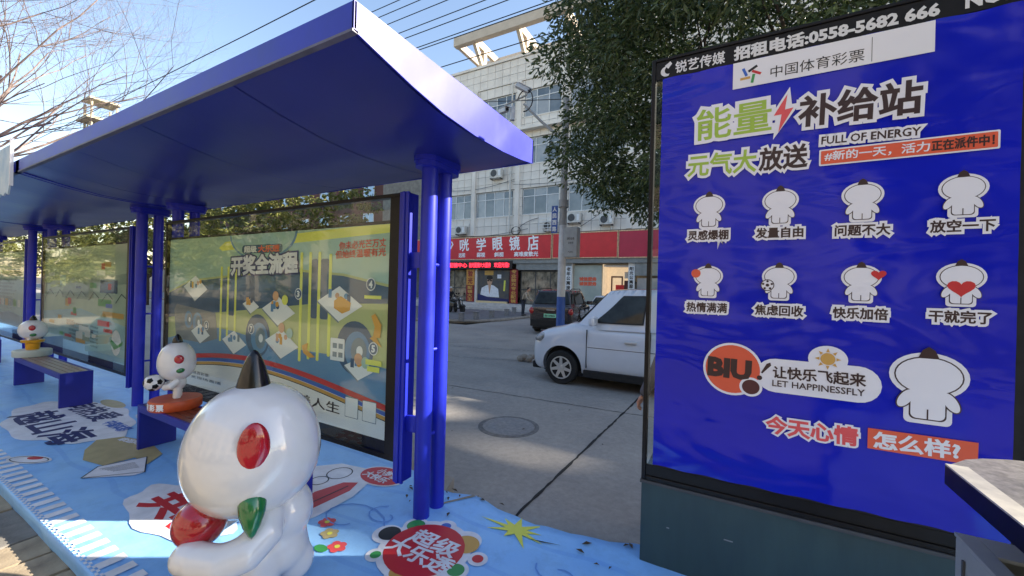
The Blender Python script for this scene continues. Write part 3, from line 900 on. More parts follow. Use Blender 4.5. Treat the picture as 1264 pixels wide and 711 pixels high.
def poster2(case):
    MT['s_green'] = MT.get('s_green') or mat('poster_sage', srgb(206, 222, 196), 0.10, col2=srgb(186, 206, 184), vscale=1.2, coat=0.6)
    MT['s_aqua'] = MT.get('s_aqua') or mat('poster_aqua', srgb(186, 222, 226), 0.10, col2=srgb(166, 206, 216), vscale=1.2, coat=0.6)
    MT['s_mid'] = MT.get('s_mid') or mat('poster_grey_green', srgb(150, 172, 160), 0.12, col2=srgb(170, 188, 170), vscale=3, coat=0.6)
    pr = Print((0, 2.128, 0), (1, 0, 0), (0, 0, 1), case, 0.0008)
    x0, x1 = -4.42, -0.89
    pr.rect(x0, x1, .452, 2.05, 0, 's_green', 'poster_sheet')
    pr.poly([(x0, .452), (x1, .452), (x1, .95), (x0 + 1.8, 1.12), (x0, 1.0)], 1, 's_aqua', 'poster_foot')
    pr.poly([(x0, 1.55), (x0 + 1.2, 1.62), (x0 + 2.3, 1.58), (x1, 1.66), (x1, 1.52), (x0 + 2.0, 1.44), (x0, 1.46)], 1, 's_mid', 'band_print')
    pr.poly([(x0 + .9, 1.33), (x0 + 1.1, 1.48), (x0 + 2.0, 1.50), (x0 + 2.3, 1.36), (x0 + 2.2, 1.26), (x0 + .95, 1.26)], 2, 's_mid', 'band_print')
    pr.rect(-1.87, -1.25, 1.38, 1.56, 3, 'q_navy', 'photo_print')
    pr.rect(-1.93, -1.45, 1.19, 1.29, 3, 'p_grn2', 'panel_print')
    pr.rect(-1.75, -1.02, 1.05, 1.12, 3, 'p_gold', 'panel_print')
    pr.rect(-1.93, -1.50, .91, .99, 3, 'p_pink', 'panel_print')
    pr.rect(-3.05, -2.80, 1.0, 1.05, 3, 'p_red', 'panel_print')
    pr.rect(-3.6, -3.3, 1.45, 1.62, 3, 's_aqua', 'photo_print')
    pr.text('即开型体育彩票', -3.9, 1.80, -2.3, 1.82, .12, 3, 's_mid', .03)
    for i in range(6):
        pr.text('刮开覆盖膜即可兑奖', -3.1, .88 - i * .055, -2.3 - (i % 3) * .12, .87 - i * .055, .03, 3, 'q_navy', 0)
        pr.text('幸运刮出来', -2.2, .88 - i * .055, -1.9 , .87 - i * .055, .03, 3, 'q_navy', 0)
    pr.ell(-1.25, .72, .16, .17, 3, 'm_white', 'printed_spot')
    pr.poly([(-1.45, .70), (-1.3, .62), (-1.05, .70), (-1.02, .76), (-1.2, .69), (-1.42, .76)], 4, 'p_grn2', 'ribbon_print')
    pr.rect(-2.8, -2.4, .60, .68, 3, 'p_gold', 'panel_print')
    rr = random.Random(9)
    for q in range(26):
        a_, z_ = rr.uniform(-4.3, -1.4), rr.uniform(.6, 1.75)
        m_ = rr.choice(['p_red', 'p_gold', 'p_grn2', 'q_navy', 'q_white', 's_mid', 'q_white', 'p_blue'])
        w_ = rr.uniform(.10, .34)
        pr.rrect(a_, a_ + w_, z_, z_ + rr.uniform(.04, .12), .012, 3, m_, 'panel_print')
    for q in range(7):
        pr.line([(-4.3 + q * .5, 1.25), (-4.1 + q * .5, 1.38), (-3.9 + q * .5, 1.30)], .012, 4, 'q_navy', 'printed_line')
    pr.done()

def poster3(case):
    pr = Print((0, 2.128, 0), (1, 0, 0), (0, 0, 1), case, 0.0008)
    pr.rect(-4.42, -0.89, .452, 2.05, 0, 's_aqua', 'poster_sheet')
    pr.poly([(-4.42, .452), (-.89, .452), (-.89, .80), (-2.0, .88), (-3.2, .78), (-4.42, .9)], 1, 'q_blue', 'poster_foot')
    pr.rect(-3.9, -1.1, 1.62, 1.64, 1, 's_mid', 'rule_print')
    for i in range(9):
        pr.text('体彩公益金使用公告', -2.9, 1.50 - i * .07, -1.5 - (i % 3) * .15, 1.50 - i * .07, .04, 2, 'q_navy', 0)
    pr.rect(-1.9, -1.2, 1.72, 1.95, 1, 's_green', 'panel_print')
    pr.rect(-2.6, -1.1, 1.58, 1.70, 1, 'q_navy', 'panel_print')
    for q in range(6):
        pr.rrect(-2.9 + q * .3, -2.7 + q * .3, .98, 1.12, .02, 2, ['p_red', 'q_white', 'p_gold', 'q_blue', 'p_grn2', 'q_white'][q], 'panel_print')
    pr.done()

labels = ['nearest blue bus shelter, with the big poster of a yellow bus between its columns',
          'second blue bus shelter, with a pale green poster behind the golden pedestal figure',
          'third blue bus shelter, at the far left edge, with a pale blue notice poster']
for i in range(3):
    t, case = make_shelter(labels[i])
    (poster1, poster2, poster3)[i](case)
    t.location = (-1.30 - 4.66 * i, 0, 0.0)

# ------------------------------------------------------------------ benches
def make_bench(L, label, woodmat):
    t = thing('bench', label, 'bench', group='low blue benches with wooden slats under the shelters')
    for x in (-L, -0.04):
        part('end_panel', MB().box(x, x + 0.04, 0, 0.29, 0.003, 0.42), MT['bench_blue'], t, bevel=0.003)
    part('front_rail', MB().box(-L + 0.041, -0.041, 0.0, 0.022, 0.355, 0.42), MT['bench_blue'], t, bevel=0.003)
    part('rear_rail', MB().box(-L + 0.041, -0.041, 0.268, 0.29, 0.355, 0.42), MT['bench_blue'], t, bevel=0.003)
    for i in range(4):
        y = 0.027 + i * 0.0605
        part('slat', MB().box(-L + 0.043, -0.043, y, y + 0.0525, 0.393, 0.418), woodmat, t, bevel=0.004)
    return t
b1 = make_bench(2.17, 'blue bench behind the large white statue, carrying the figure on the orange-red round base', MT['wood'])
b1.location = (-2.65, 1.58, 0)
b2 = make_bench(2.02, 'blue bench with pale greyed slats, carrying the figure on the golden yellow pedestal', MT['wood2'])
b2.location = (-7.03, 1.58, 0)
b3 = make_bench(2.02, 'farthest blue bench, cut off by the left edge of the photo', MT['wood2'])
b3.location = (-11.55, 1.58, 0)

# ------------------------------------------------------------------ round-headed white figures (plain stand-ins)
def fig_frame(c, F, Sd):
    return lambda a, s, z: Vector(c) + Vector(F) * a + Vector(Sd) * s + Vector((0, 0, z))
def rotm(F, Sd):
    return Matrix((Vector(F), Vector(Sd), Vector((0, 0, 1)))).transposed()

def remesh(mb, name, m, parent, vox, it=6):
    o = part(name, mb, m, parent)
    md = o.modifiers.new('r', 'REMESH'); md.mode = 'VOXEL'; md.voxel_size = vox
    sm = o.modifiers.new('s', 'SMOOTH'); sm.iterations = it; sm.factor = 0.6
    dg = bpy.context.evaluated_depsgraph_get()
    me = bpy.data.meshes.new_from_object(o.evaluated_get(dg))
    o.modifiers.clear()
    old = o.data; o.data = me; bpy.data.meshes.remove(old)
    me.polygons.foreach_set('use_smooth', [True] * len(me.polygons))
    if not me.materials: me.materials.append(m)
    return o

F0 = (-0.468, -0.884, 0); S0 = (0.884, -0.468, 0)
RM = rotm(F0, S0)
st = thing('statue', 'large glossy white round-headed statue hugging a red ball, with a black cone on its head', 'statue', (-2.137, 1.152, 0))
P0 = fig_frame((0, 0, 0), F0, S0)
mb = MB()
prof = []
for i in range(25):
    t = math.pi * i / 24
    z = -math.cos(t); r = math.sin(t) ** 0.86 * (1 - 0.06 * z)
    prof.append((max(r, 1e-4), z))
HC = (-0.018, 0.0, 0.750)
mb.lathe(prof, 48, P0(*HC), rot=RM @ Matrix.Diagonal((0.308, 0.30, 0.325)))
part('head', mb, MT['whiteg'], st, smooth='all')
mb = MB()
mb.ball(P0(-0.135, 0, 0.385), 0.165, 0.165, 0.17, rot=RM)
mb.ball(P0(-0.12, 0, 0.26), 0.15, 0.16, 0.11, rot=RM)
mb.tube([P0(-0.10, 0.12, 0.46), P0(-0.07, 0.205, 0.40), P0(0.01, 0.245, 0.345), P0(0.11, 0.235, 0.325), P0(0.19, 0.18, 0.335), P0(0.235, 0.11, 0.35)], [0.06, 0.082, 0.084, 0.082, 0.078, 0.06], 20)
mb.ball(P0(0.225, 0.14, 0.34), 0.078, 0.078, 0.074)
mb.tube([P0(-0.10, -0.12, 0.46), P0(-0.02, -0.20, 0.40), P0(0.12, -0.22, 0.33), P0(0.24, -0.13, 0.31)], [0.06, 0.075, 0.08, 0.07], 20)
for s_, a_ in ((0.085, -0.04), (-0.085, -0.14)):
    mb.tube([P0(a_, s_, 0.25), P0(a_, s_, 0.02)], [0.088, 0.095], 20)
    mb.ball(P0(a_ + 0.03, s_, 0.055), 0.115, 0.085, 0.06, rot=RM)
mb.ball(P0(-0.22, 0.04, 0.12), 0.085, 0.08, 0.10, rot=RM)
mb.ball(P0(-0.15, 0.02, 0.20), 0.13, 0.14, 0.12, rot=RM)
remesh(mb, 'body', MT['whiteg'], st, 0.011, 14)
part('ball', MB().ball(P0(0.195, 0.04, 0.44), 0.110, 0.112, 0.112, 32, 18), MT['redg'], st, smooth='all')
part('cone', MB().lathe([(0.080, 1.045), (0.078, 1.062), (0.064, 1.115), (0.048, 1.172), (0.030, 1.215), (0.018, 1.236), (0.006, 1.246), (0.001, 1.248)], 32, P0(-0.005, 0, 0)), MT['blackg'], st, smooth='all')
# red oval boss on the side of the head
part('red_boss', MB().ball(P0(-0.01, 0.275, 0.835), 0.066, 0.034, 0.118, 32, 18, rot=RM), MT['redg'], st, smooth='all')
mbg = MB()
mbg.tube([P0(-0.01, 0.225, 0.60), P0(-0.01, 0.245, 0.575), P0(-0.01, 0.262, 0.53), P0(-0.01, 0.280, 0.48), P0(-0.01, 0.290, 0.445), P0(-0.01, 0.292, 0.43)], [0.050, 0.060, 0.054, 0.036, 0.016, 0.002], 20)
part('green_tab', mbg, MT['greeng'], st, smooth='all')

def small_figure(loc, label, kind):
    t = thing('figurine', label, 'figurine', loc)
    P1 = fig_frame((0, 0, 0), F0, S0)
    base = 0.0
    if kind == 'football':
        base = 0.09
        part('base', MB().lathe([(0.19, 0.0), (0.195, 0.006), (0.195, 0.078), (0.188, 0.088), (0.01, 0.088)], 48), MT['orangeg'], t, smooth=True)
        # lettering round the rim, one character at a time
        for i, ch in enumerate('体育彩票'):
            ang = R(-118 + i * 21)
            n_ = Vector((math.cos(ang), math.sin(ang), 0)); u_ = Vector((-math.sin(ang), math.cos(ang), 0))
            prn = Print(n_ * 0.1952, u_, (0, 0, 1), t, 0.0015)
            prn.text(ch, -0.028, 0.045, 0.028, 0.045, 0.055, 0, 'm_white', 0.05)
            prn.done()
        mb = MB()
        for s_ in (0.035, -0.035):
            mb.tube([P1(-0.01, s_, base), P1(-0.01, s_, base + 0.09)], 0.032, 14)
        mb.ball(P1(-0.01, 0, base + 0.14), 0.065, 0.075, 0.075, rot=RM)
        mb.tube([P1(-0.02, 0.06, base + .17), P1(0.03, .09, base + .12), P1(0.08, .05, base + .11)], [0.03, 0.033, 0.03], 12)
        mb.tube([P1(-0.02, -0.06, base + .17), P1(0.03, -.09, base + .12), P1(0.08, -.05, base + .11)], [0.03, 0.033, 0.03], 12)
        remesh(mb, 'body', MT['whiteg'], t, 0.007, 4)
        bp = P1(0.155, 0.02, base + 0.155)
        fb = part('football', MB().ball(bp, 0.073, 0.073, 0.073, 24, 14), MT['whiteg'], t, smooth='all')
        for (a_, s_, z_) in ((0.25, 0.85, 0.45), (-0.75, 0.75, 0.2), (0.1, 0.6, -0.8), (0.9, 0.3, 0.1), (0.1, -0.1, 1.0), (-0.3, 0.95, -0.35)):
            d = (Vector(F0) * a_ + Vector(S0) * s_ + Vector((0, 0, z_))).normalized()
            q = d.to_track_quat('Z', 'Y').to_matrix()
            part('patch', MB().lathe([(0.026, 0.0688), (0.024, 0.0722), (0.001, 0.0752)], 5, bp, rot=q), MT['black'], fb, smooth=False)
        hz, hr = base + 0.335, 0.150
        mt_ = MT['whiteg']
    else:
        part('base', MB().lathe([(0.19, 0.0), (0.195, 0.01), (0.195, 0.085), (0.185, 0.095), (0.01, 0.095)], 40), MT['pale'], t, smooth=True)
        part('pedestal', MB().lathe([(0.065, 0.096), (0.07, 0.12), (0.075, 0.19), (0.115, 0.205), (0.12, 0.235), (0.09, 0.24), (0.01, 0.24)], 24), MT['yellowg'], t, smooth=True)
        mb = MB()
        mb.ball(P1(0, 0, 0.26), 0.05, 0.055, 0.05, rot=RM)
        mb.tube([P1(0, .05, .26), P1(.02, .09, .26)], .028, 10)
        remesh(mb, 'body', MT['whiteg'], t, 0.007, 4)
        hz, hr = 0.385, 0.145
        mt_ = MT['whiteg']
    zz = 1.18 if kind == 'football' else .97
    part('head', MB().lathe(prof, 36, P1(0.0, 0, hz), rot=RM @ Matrix.Diagonal((hr * (.96 if zz > 1 else 1.02), hr * 0.98, hr * zz))), mt_, t, smooth='all')
    part('cone', MB().lathe([(0.042, hz + hr * (zz - .10)), (0.038, hz + hr * (zz + .08)), (0.026, hz + hr * (zz + .30)), (0.010, hz + hr * (zz + .45)), (0.001, hz + hr * (zz + .49))], 18, P1(0, 0, 0)), MT['blackg'], t, smooth='all')
    part('red_boss', MB().ball(P1(-0.03, hr * .93, hz + .035), 0.036, 0.018, 0.040, 20, 12, rot=RM), MT['redg'], t, smooth='all')
    part('green_tab', MB().ball(P1(-0.035, hr * .80, hz - .065), 0.036, 0.026, 0.028, 20, 12, rot=RM), MT['greeng'], t, smooth='all')
    return t
MT['pale'] = mat('pale_green_white', (0.55, 0.62, 0.56), 0.4)
small_figure((-4.46, 1.735, 0.419), 'small white round-headed figurine holding a football, on an orange-red round base with white lettering', 'football')
small_figure((-8.95, 1.735, 0.419), 'small white round-headed figurine on a golden yellow pedestal and pale round base', 'gold')

# ------------------------------------------------------------------ pale sign board hung at the roof joint, far left
sb = thing('hanging_sign', 'pale blue sign sheet with a scalloped lower edge hanging at the roof joint, top left', 'sign', (-6.15, 1.02, 2.36))
pts = [(-0.75, 0.50), (-0.75, 0.06)]
for k in range(9):
    pts.append((-0.72 + k * 0.085, 0.02 + 0.03 * (k % 2)))
pts += [(0.0, 0.08), (0.03, 0.50)]
part('sheet', MB().prism(pts, -0.006, 0.006), mat('sign_sheet_blue', srgb(150, 185, 215), 0.5, col2=srgb(205, 220, 232), vscale=4), sb)
part('edge_strip', MB().box(0.032, 0.055, -0.012, 0.012, 0.10, 0.56), MT['white'], sb)

# ================================================================== LIGHTBOX
lb = thing('advertising_lightbox', 'tall advertising lightbox with a glossy blue film poster, black frame and dark teal base', 'advertising lightbox', (0, 2.45, 0))
fr = MB()
fr.box(-0.436, -0.414, 0, 0.06, 0.49, 2.972)
fr.box(1.085, 1.107, 0, 0.06, 0.49, 2.972)
fr.box(-0.413, 1.084, 0, 0.06, 0.49, 0.515)
fr.box(-0.413, 1.084, 0, 0.06, 2.955, 2.972)
frame = part('frame', fr, MT['black'], lb, bevel=0.003)
part('header_band', MB().box(-0.412, 1.083, 0.008, 0.03, 2.852, 2.954), MT['black'], lb)
part('sill_rail', MB().box(-0.412, 1.083, 0.010, 0.03, 0.516, 0.575), MT['black'], lb)
part('side_glass', MB().box(-0.412, -0.372, 0.018, 0.024, 0.576, 2.851), MT['glass'], lb)
part('back_board', MB().box(-0.370, 1.083, 0.012, 0.03, 0.576, 2.851), MT['black_matte'], lb)
part('film_poster', MB().add([(-0.374 + 1.420 * i / 40, 0.0035 + 0.0016 * math.sin(i * 0.9 + j * .7) * math.sin(j * .5), (0.587 + 0.003 * math.sin(i)) + (2.262) * j / 60) for i in range(41) for j in range(61)],
     [(i * 61 + j, (i + 1) * 61 + j, (i + 1) * 61 + j + 1, i * 61 + j + 1) for i in range(40) for j in range(60)]), MT['vinyl'], lb, smooth='all')
MT['teal'] = mat('dark_teal_metal', (0.026, 0.062, 0.068), 0.45, col2=(0.018, 0.045, 0.052), vscale=2.5, detail=8, bump=0.15, bscale=8, coat=0.1, stretch=(3, 1, 0.6), rvar=0.1)
base = part('base', MB().box(-0.436, 1.11, 0.012, 0.42, -0.148, 0.468), MT['teal'], lb, bevel=0.004)
part('ledge', MB().box(-0.442, 1.116, -0.006, 0.425, 0.469, 0.488), MT['darkgrey'], lb, bevel=0.003)
sc = MB()
sc.box(0.002, 0.045, 0.010, 0.0115, 0.262, 0.268).box(-0.29, -0.275, 0.010, 0.0115, 0.235, 0.241)
part('scratch', sc, MT['grey'], base)

pr = Print((0, 0.0010, 0), (1, 0, 0), (0, 0, 1), lb, 0.0009)
hd = Print((0, 0.007, 0), (1, 0, 0), (0, 0, 1), lb, 0.0010)
MT['hdr'] = mat('header_white', (0.72, 0.72, 0.70), 0.4)
hd.text('锐艺传媒', -0.306, 2.902, -0.054, 2.900, 0.066, 0, 'hdr', 0.02)
hd.text('招租电话:0558-5682 666', -0.007, 2.902, 0.79, 2.900, 0.068, 0, 'hdr', 0.045)
hd.text('NO.', 0.875, 2.902, 1.0, 2.902, 0.056, 0, 'hdr', 0.045)
a_ = [(-0.355 + 0.032 * math.cos(t), 2.892 + 0.030 * math.sin(t)) for t in [R(70 + 22 * k) for k in range(11)]]
b_ = [(-0.345 + 0.020 * math.cos(t), 2.897 + 0.022 * math.sin(t)) for t in [R(70 + 22 * k) for k in range(11)]]
hd.new(); hd.hold = True
for k in range(10):
    hd.poly([a_[k], a_[k + 1], b_[k + 1], b_[k]], 0, 'hdr', 'leaf_logo')
hd.poly([(-0.365, 2.925), (-0.335, 2.945), (-0.325, 2.930), (-0.345, 2.905)], 0, 'hdr', 'leaf_logo')
hd.hold = False
hd.done()
W = 'm_white2'
MT[W] = mat('poster_sticker_white', (0.80, 0.80, 0.84), 0.3, coat=0.15, bump=0.06, bscale=5, bdist=0.02)
MT['strip_white'] = mat('strip_white', (0.80, 0.80, 0.82), 0.3, coat=0.3)
L1 = 2
pr.poly([(-0.012, 2.706), (0.777, 2.706), (0.777, 2.847), (-0.012, 2.847)], L1, 'strip_white', 'white_strip')
# five-stroke sports logo
for ang, c in ((68, 'p_black'), (8, 'p_red'), (-62, 'p_grn2'), (-140, 'p_gold'), (150, 'p_blue')):
    a = R(ang)
    cx_, cz_ = 0.068 + 0.028 * math.cos(a), 2.772 + 0.028 * math.sin(a)
    b = a + R(-38)
    pr.line([(cx_ - .022 * math.cos(b), cz_ - .022 * math.sin(b)), (cx_ + .024 * math.cos(b), cz_ + .024 * math.sin(b))], 0.013, L1 + 1, c, 'logo_stroke')
pr.text('中国体育彩票', 0.159, 2.760, 0.535, 2.756, 0.060, L1 + 1, 'p_black', 0.0)
pr.line([(0.562, 2.715), (0.562, 2.83)], 0.002, L1 + 1, 'p_black')
# title lines
pr.text('能量', -0.183, 2.538, 0.167, 2.540, 0.168, 5, 'p_green', 0.014, outline=(0.115, W))
pr.text('补给站', 0.288, 2.526, 0.737, 2.516, 0.150, 5, 'p_dark', 0.028, outline=(0.125, W))
fl = [(0.235, 2.630), (0.178, 2.528), (0.212, 2.530), (0.200, 2.440), (0.262, 2.556), (0.226, 2.552)]
flo = [(0.245, 2.665), (0.150, 2.505), (0.185, 2.505), (0.178, 2.405), (0.29, 2.575), (0.255, 2.575)]
pr.poly(flo, 4, W, 'bolt_outline'); pr.poly(fl, 5, 'p_pink', 'bolt')
pr.text('元气大', -0.222, 2.316, 0.105, 2.309, 0.118, 5, 'p_green', 0.022, outline=(0.13, W))
pr.text('放送', 0.122, 2.308, 0.323, 2.305, 0.115, 5, 'p_dark', 0.03, outline=(0.13, W))
pr.text('FULL OF ENERGY', 0.380, 2.368, 0.737, 2.357, 0.037, 5, 'p_dark', 0.02, outline=(0.24, W))
pr.rrect(0.372, 0.984, 2.243, 2.323, 0.006, 3, W, 'band_outline')
pr.rrect(0.379, 0.977, 2.250, 2.316, 0.004, 4, 'p_orange', 'orange_band')
pr.text('#新的一天，活力', 0.394, 2.288, 0.768, 2.283, 0.045, 5, W, 0.02)
pr.text('正在派件中！', 0.775, 2.283, 0.966, 2.283, 0.045, 5, 'p_dark', 0.035)
caps = [('灵感爆棚', -0.214, -0.015, 1.922), ('发量自由', 0.113, 0.315, 1.922), ('问题不大', 0.442, 0.642, 1.920), ('放空一下', 0.777, 0.975, 1.922),
        ('热情满满', -0.212, -0.013, 1.521), ('焦虑回收', 0.118, 0.323, 1.521), ('快乐加倍', 0.442, 0.642, 1.523), ('干就完了', 0.780, 0.971, 1.526)]
for i, (t_, a, b, z) in enumerate(caps):
    pr.text(t_, a, z, b, z, 0.052, 5, 'p_dark', 0.03, outline=(0.22, W))
# plain white figure stickers (featureless) with what they carry
def sticker(cx_, cz_, s_, prop=None, lean=0):
    def q(u, v): return (cx_ + u * s_, cz_ + v * s_)
    pr.new(); pr.hold = True
    for gr, ly, mm in ((0.13, 4, W), (0.03, 5, 'p_dark'), (0.0, 6, W)):
        nm = 'sticker_outline' if gr > .1 else ('sticker_line' if gr > 0 else 'sticker_figure')
        pr.ell(*q(0, .30), (.62 + gr) * s_, (.46 + gr) * s_, ly, mm, nm)
        pr.rrect(cx_ + (-.32 - gr) * s_, cx_ + (.32 + gr) * s_, cz_ + (-.80 - gr) * s_, cz_ + (.0) * s_, .12 * s_, ly, mm, nm)
        if gr < .1:
            for sg in (-1, 1):
                pr.ell(*q(sg * .42, -.32), (.12 + gr) * s_, (.26 + gr) * s_, ly, mm, nm, rot=sg * .5)
    pr.poly([q(-.2, .80 - .06), q(-.12, .95), q(0, 1.04), q(.12, .95), q(.2, .80 - .06)], 6, 'p_dark', 'sticker_cap')
    pr.line([q(0, -.55), q(0, -.80)], .03 * s_, 7, 'p_dark', 'sticker_line')
    if prop == 'orange': pr.ell(*q(-.62, .45), .24 * s_, .24 * s_, 8, 'p_orange', 'orange_ball')
    if prop == 'football':
        pr.ell(*q(-.5, -.15), .30 * s_, .30 * s_, 7, 'p_dark', 'football'); pr.ell(*q(-.5, -.15), .26 * s_, .26 * s_, 8, W, 'football')
        for k in range(5):
            a = R(90 + 72 * k); pr.ell(cx_ - .5 * s_ + .2 * s_ * math.cos(a), cz_ - .15 * s_ + .2 * s_ * math.sin(a), .06 * s_, .06 * s_, 9, 'p_dark', 'football', n=6)
        pr.ell(*q(-.5, -.15), .09 * s_, .09 * s_, 9, 'p_dark', 'football', n=5)
    if prop in ('heart', 'bigheart'):
        hx, hz, hs = (.62, .42, .28) if prop == 'heart' else (0, -.15, .42)
        pts = []
        for k in range(24):
            a = 2 * math.pi * k / 24
            pts.append(q(hx + hs * (math.sin(a) ** 3), hz + hs * .9 * (13 * math.cos(a) - 5 * math.cos(2 * a) - 2 * math.cos(3 * a) - math.cos(4 * a)) / 16))
        pr.poly(pts, 8, 'p_red', 'heart')
    pr.hold = False
S8 = 0.112
for (cx_, cz_, s_, p_) in ((-0.112, 2.055, .105, None), (0.216, 2.055, .105, None), (0.541, 2.055, .105, None), (0.877, 2.055, .105, None),
                      (-0.108, 1.665, .098, 'orange'), (0.22, 1.665, .10, 'football'), (0.544, 1.665, .10, 'heart'), (0.878, 1.668, .105, 'bigheart')):
    sticker(cx_, cz_, s_, p_)
sticker(0.783, 1.205, 0.175)
# BIU bubble
pr.ell(0.020, 1.196, 0.140, 0.140, 3, W, 'bubble_outline', n=40)
pr.ell(0.020, 1.196, 0.128, 0.128, 4, 'p_orange', 'bubble', n=40)
pr.ell(0.108, 1.112, 0.052, 0.050, 4, W, 'bubble_outline'); pr.ell(0.108, 1.112, 0.040, 0.038, 5, 'p_brownball', 'dot')
pr.text('BIU', -0.090, 1.200, 0.102, 1.196, 0.092, 6, 'p_dark', 0.06)
pr.rrect(0.13, 0.629, 1.100, 1.272, 0.085, 3, W, 'pill')
pr.poly([(0.176, 1.242), (0.192, 1.250), (0.196, 1.235), (0.158, 1.190), (0.152, 1.194)], 5, 'p_dark', 'exclamation'); pr.ell(0.146, 1.166, 0.012, 0.012, 5, 'p_dark', 'exclamation')
pr.text('让快乐飞起来', 0.205, 1.204, 0.570, 1.208, 0.060, 6, 'p_dark', 0.025)
pr.text('LET HAPPINESSFLY', 0.203, 1.147, 0.568, 1.149, 0.031, 6, 'p_dark', 0.012)
pr.ell(0.427, 1.292, 0.078, 0.066, 3, W, 'cloud')
for k in range(8):
    a = 2 * math.pi * k / 8
    pr.poly([(0.427 + .034 * math.cos(a - .22), 1.294 + .034 * math.sin(a - .22)), (0.427 + .034 * math.cos(a + .22), 1.294 + .034 * math.sin(a + .22)), (0.427 + .052 * math.cos(a), 1.294 + .052 * math.sin(a))], 5, 'p_gold', 'sun_ray')
pr.ell(0.427, 1.294, 0.029, 0.029, 6, 'p_gold', 'sun_disc')
pr.text('今天心情', 0.182, 0.931, 0.546, 0.936, 0.086, 6, 'p_pink', 0.035, outline=(0.13, W))
pr.poly([(0.583, 0.893), (0.583, 0.988), (0.944, 0.993), (0.943, 0.918), (0.893, 0.894)], 3, 'p_orange', 'orange_tag')
pr.text('怎么样?', 0.606, 0.938, 0.887, 0.946, 0.074, 5, W, 0.035)
pr.done()

# ------------------------------------------------------------------ litter bin with a raised half-round lid, right foreground
MT['stone'] = mat('speckled_galvanised', (0.30, 0.28, 0.26), 0.45, metal=0.5, col2=(0.16, 0.15, 0.14), vscale=45, detail=3)
MT['lidedge'] = mat('worn_metal_edge', (0.62, 0.58, 0.48), 0.4, metal=0.3, col2=(0.45, 0.42, 0.36), vscale=20)
bn = thing('litter_bin', 'pale grey litter bin with a raised half-round metal lid, lower right corner', 'litter bin', (0.60, 0.95, 0))
MT['binpaint'] = mat('bin_grey_paint', (0.32, 0.34, 0.34), 0.5, col2=(0.24, 0.26, 0.27), vscale=4, detail=7)
bw, bd = 0.62, 0.72
part('side_panel', MB().box(0.002, 0.03, 0.0, bd, 0.0, 0.9), MT['binpaint'], bn, bevel=0.003)
part('side_panel', MB().box(bw - 0.03, bw, 0.0, bd, 0.0, 0.9), MT['binpaint'], bn, bevel=0.003)
part('rear_panel', MB().box(0.031, bw - 0.031, bd - 0.03, bd, 0.0, 0.9), MT['binpaint'], bn, bevel=0.003)
part('front_panel', MB().box(0.031, bw - 0.031, 0.0, 0.03, 0.0, 0.9), MT['binpaint'], bn, bevel=0.003)
rim = MB()
rim.box(0.0, 0.045, -0.005, bd + 0.005, 0.901, 0.912).box(bw - 0.045, bw, -0.005, bd + 0.005, 0.901, 0.912).box(0.046, bw - 0.046, bd - 0.10, bd + 0.005, 0.901, 0.912).box(0.046, bw - 0.046, -0.005, 0.04, 0.901, 0.912)
part('rim', rim, MT['binpaint'], bn, bevel=0.002)
part('side_rib', MB().box(-0.004, 0.001, bd - 0.06, bd - 0.052, 0.0, 0.86), MT['darkgrey'], bn)
part('liner', MB().box(0.06, bw - 0.06, 0.06, bd - 0.13, 0.1, 0.72), MT['darkgrey'], bn)
for x, y in ((0.12, 0.62), (0.5, 0.62), (0.5, 0.1)):
    part('lid_post', MB().tube([(x, y, 0.80), (x, y, 1.085)], 0.012, 10), MT['darkgrey'], bn)
pts = [(-0.015, -0.25), (-0.012, 0.74)]
for k in range(13):
    a = R(160 - 160 * k / 12)
    pts.append((0.36 + 0.36 * math.cos(a), 0.70 + 0.24 * math.sin(a)))
pts += [(0.72, -0.25)]
lid = part('lid', MB().slab(pts, 1.086, 1.10), MT['stone'], bn)
part('lid_edge', MB().box(-0.019, 0.03, -0.25, 0.735, 1.101, 1.106), MT['lidedge'], lid)
part('lid_fold', MB().box(-0.019, -0.0155, -0.25, 0.735, 1.045, 1.1005), MT['black'], lid)

# ================================================================== OFFICE BUILDING WITH SHOPS (facade plane y = 26)
MT['tile'] = mat('facade_tile', (0.80, 0.76, 0.69), 0.7, col2=(0.66, 0.62, 0.56), vscale=0.8, detail=8, bump=0.1, bscale=30)
MT['grout'] = mat('facade_grout', (0.20, 0.19, 0.17), 0.9, var=0.2, vscale=3)
MT['render'] = mat('cream_render', (0.58, 0.50, 0.40), 0.8, col2=(0.50, 0.43, 0.34), vscale=1.5, detail=6)
MT['wframe'] = mat('white_window_frame', (0.72, 0.74, 0.74), 0.5)
MT['pane'] = mat('blue_window_glass', (0.055, 0.08, 0.10), 0.08, col2=(0.16, 0.18, 0.19), vscale=0.9, detail=2, spec=0.9)
MT['curtain'] = mat('window_curtain', (0.42, 0.43, 0.42), 0.8, var=0.15, vscale=3, stretch=(12, 1, 1))
MT['signred'] = mat('shop_sign_red', (0.66, 0.022, 0.030), 0.45, var=0.08, vscale=1.5)
MT['signwhite'] = mat('sign_white', (.95, .95, .95), .5)
MT['signred2'] = mat('shop_sign_crimson', (0.46, 0.018, 0.055), 0.45, var=0.08, vscale=1.5)
MT['signtrim'] = mat('gold_sign_trim', (0.72, 0.48, 0.28), 0.45, var=0.3, vscale=8)
MT['ac'] = mat('ac_casing', (0.58, 0.57, 0.53), 0.55, var=0.15, vscale=4)
MT['led'] = mat('led_red', (0.5, 0.01, 0.02), 0.5, emit=(1, 0.03, 0.06), estr=0.8)
MT['ledback'] = mat('led_board', (0.012, 0.008, 0.01), 0.4)
MT['shopdark'] = mat('shop_glass', (0.03, 0.035, 0.035), 0.08, col2=(0.34, 0.30, 0.23), vscale=2.6, detail=8, spec=0.6, stretch=(1, 1, .7))  # pale warm blotches in the colour stand for lit shop interiors
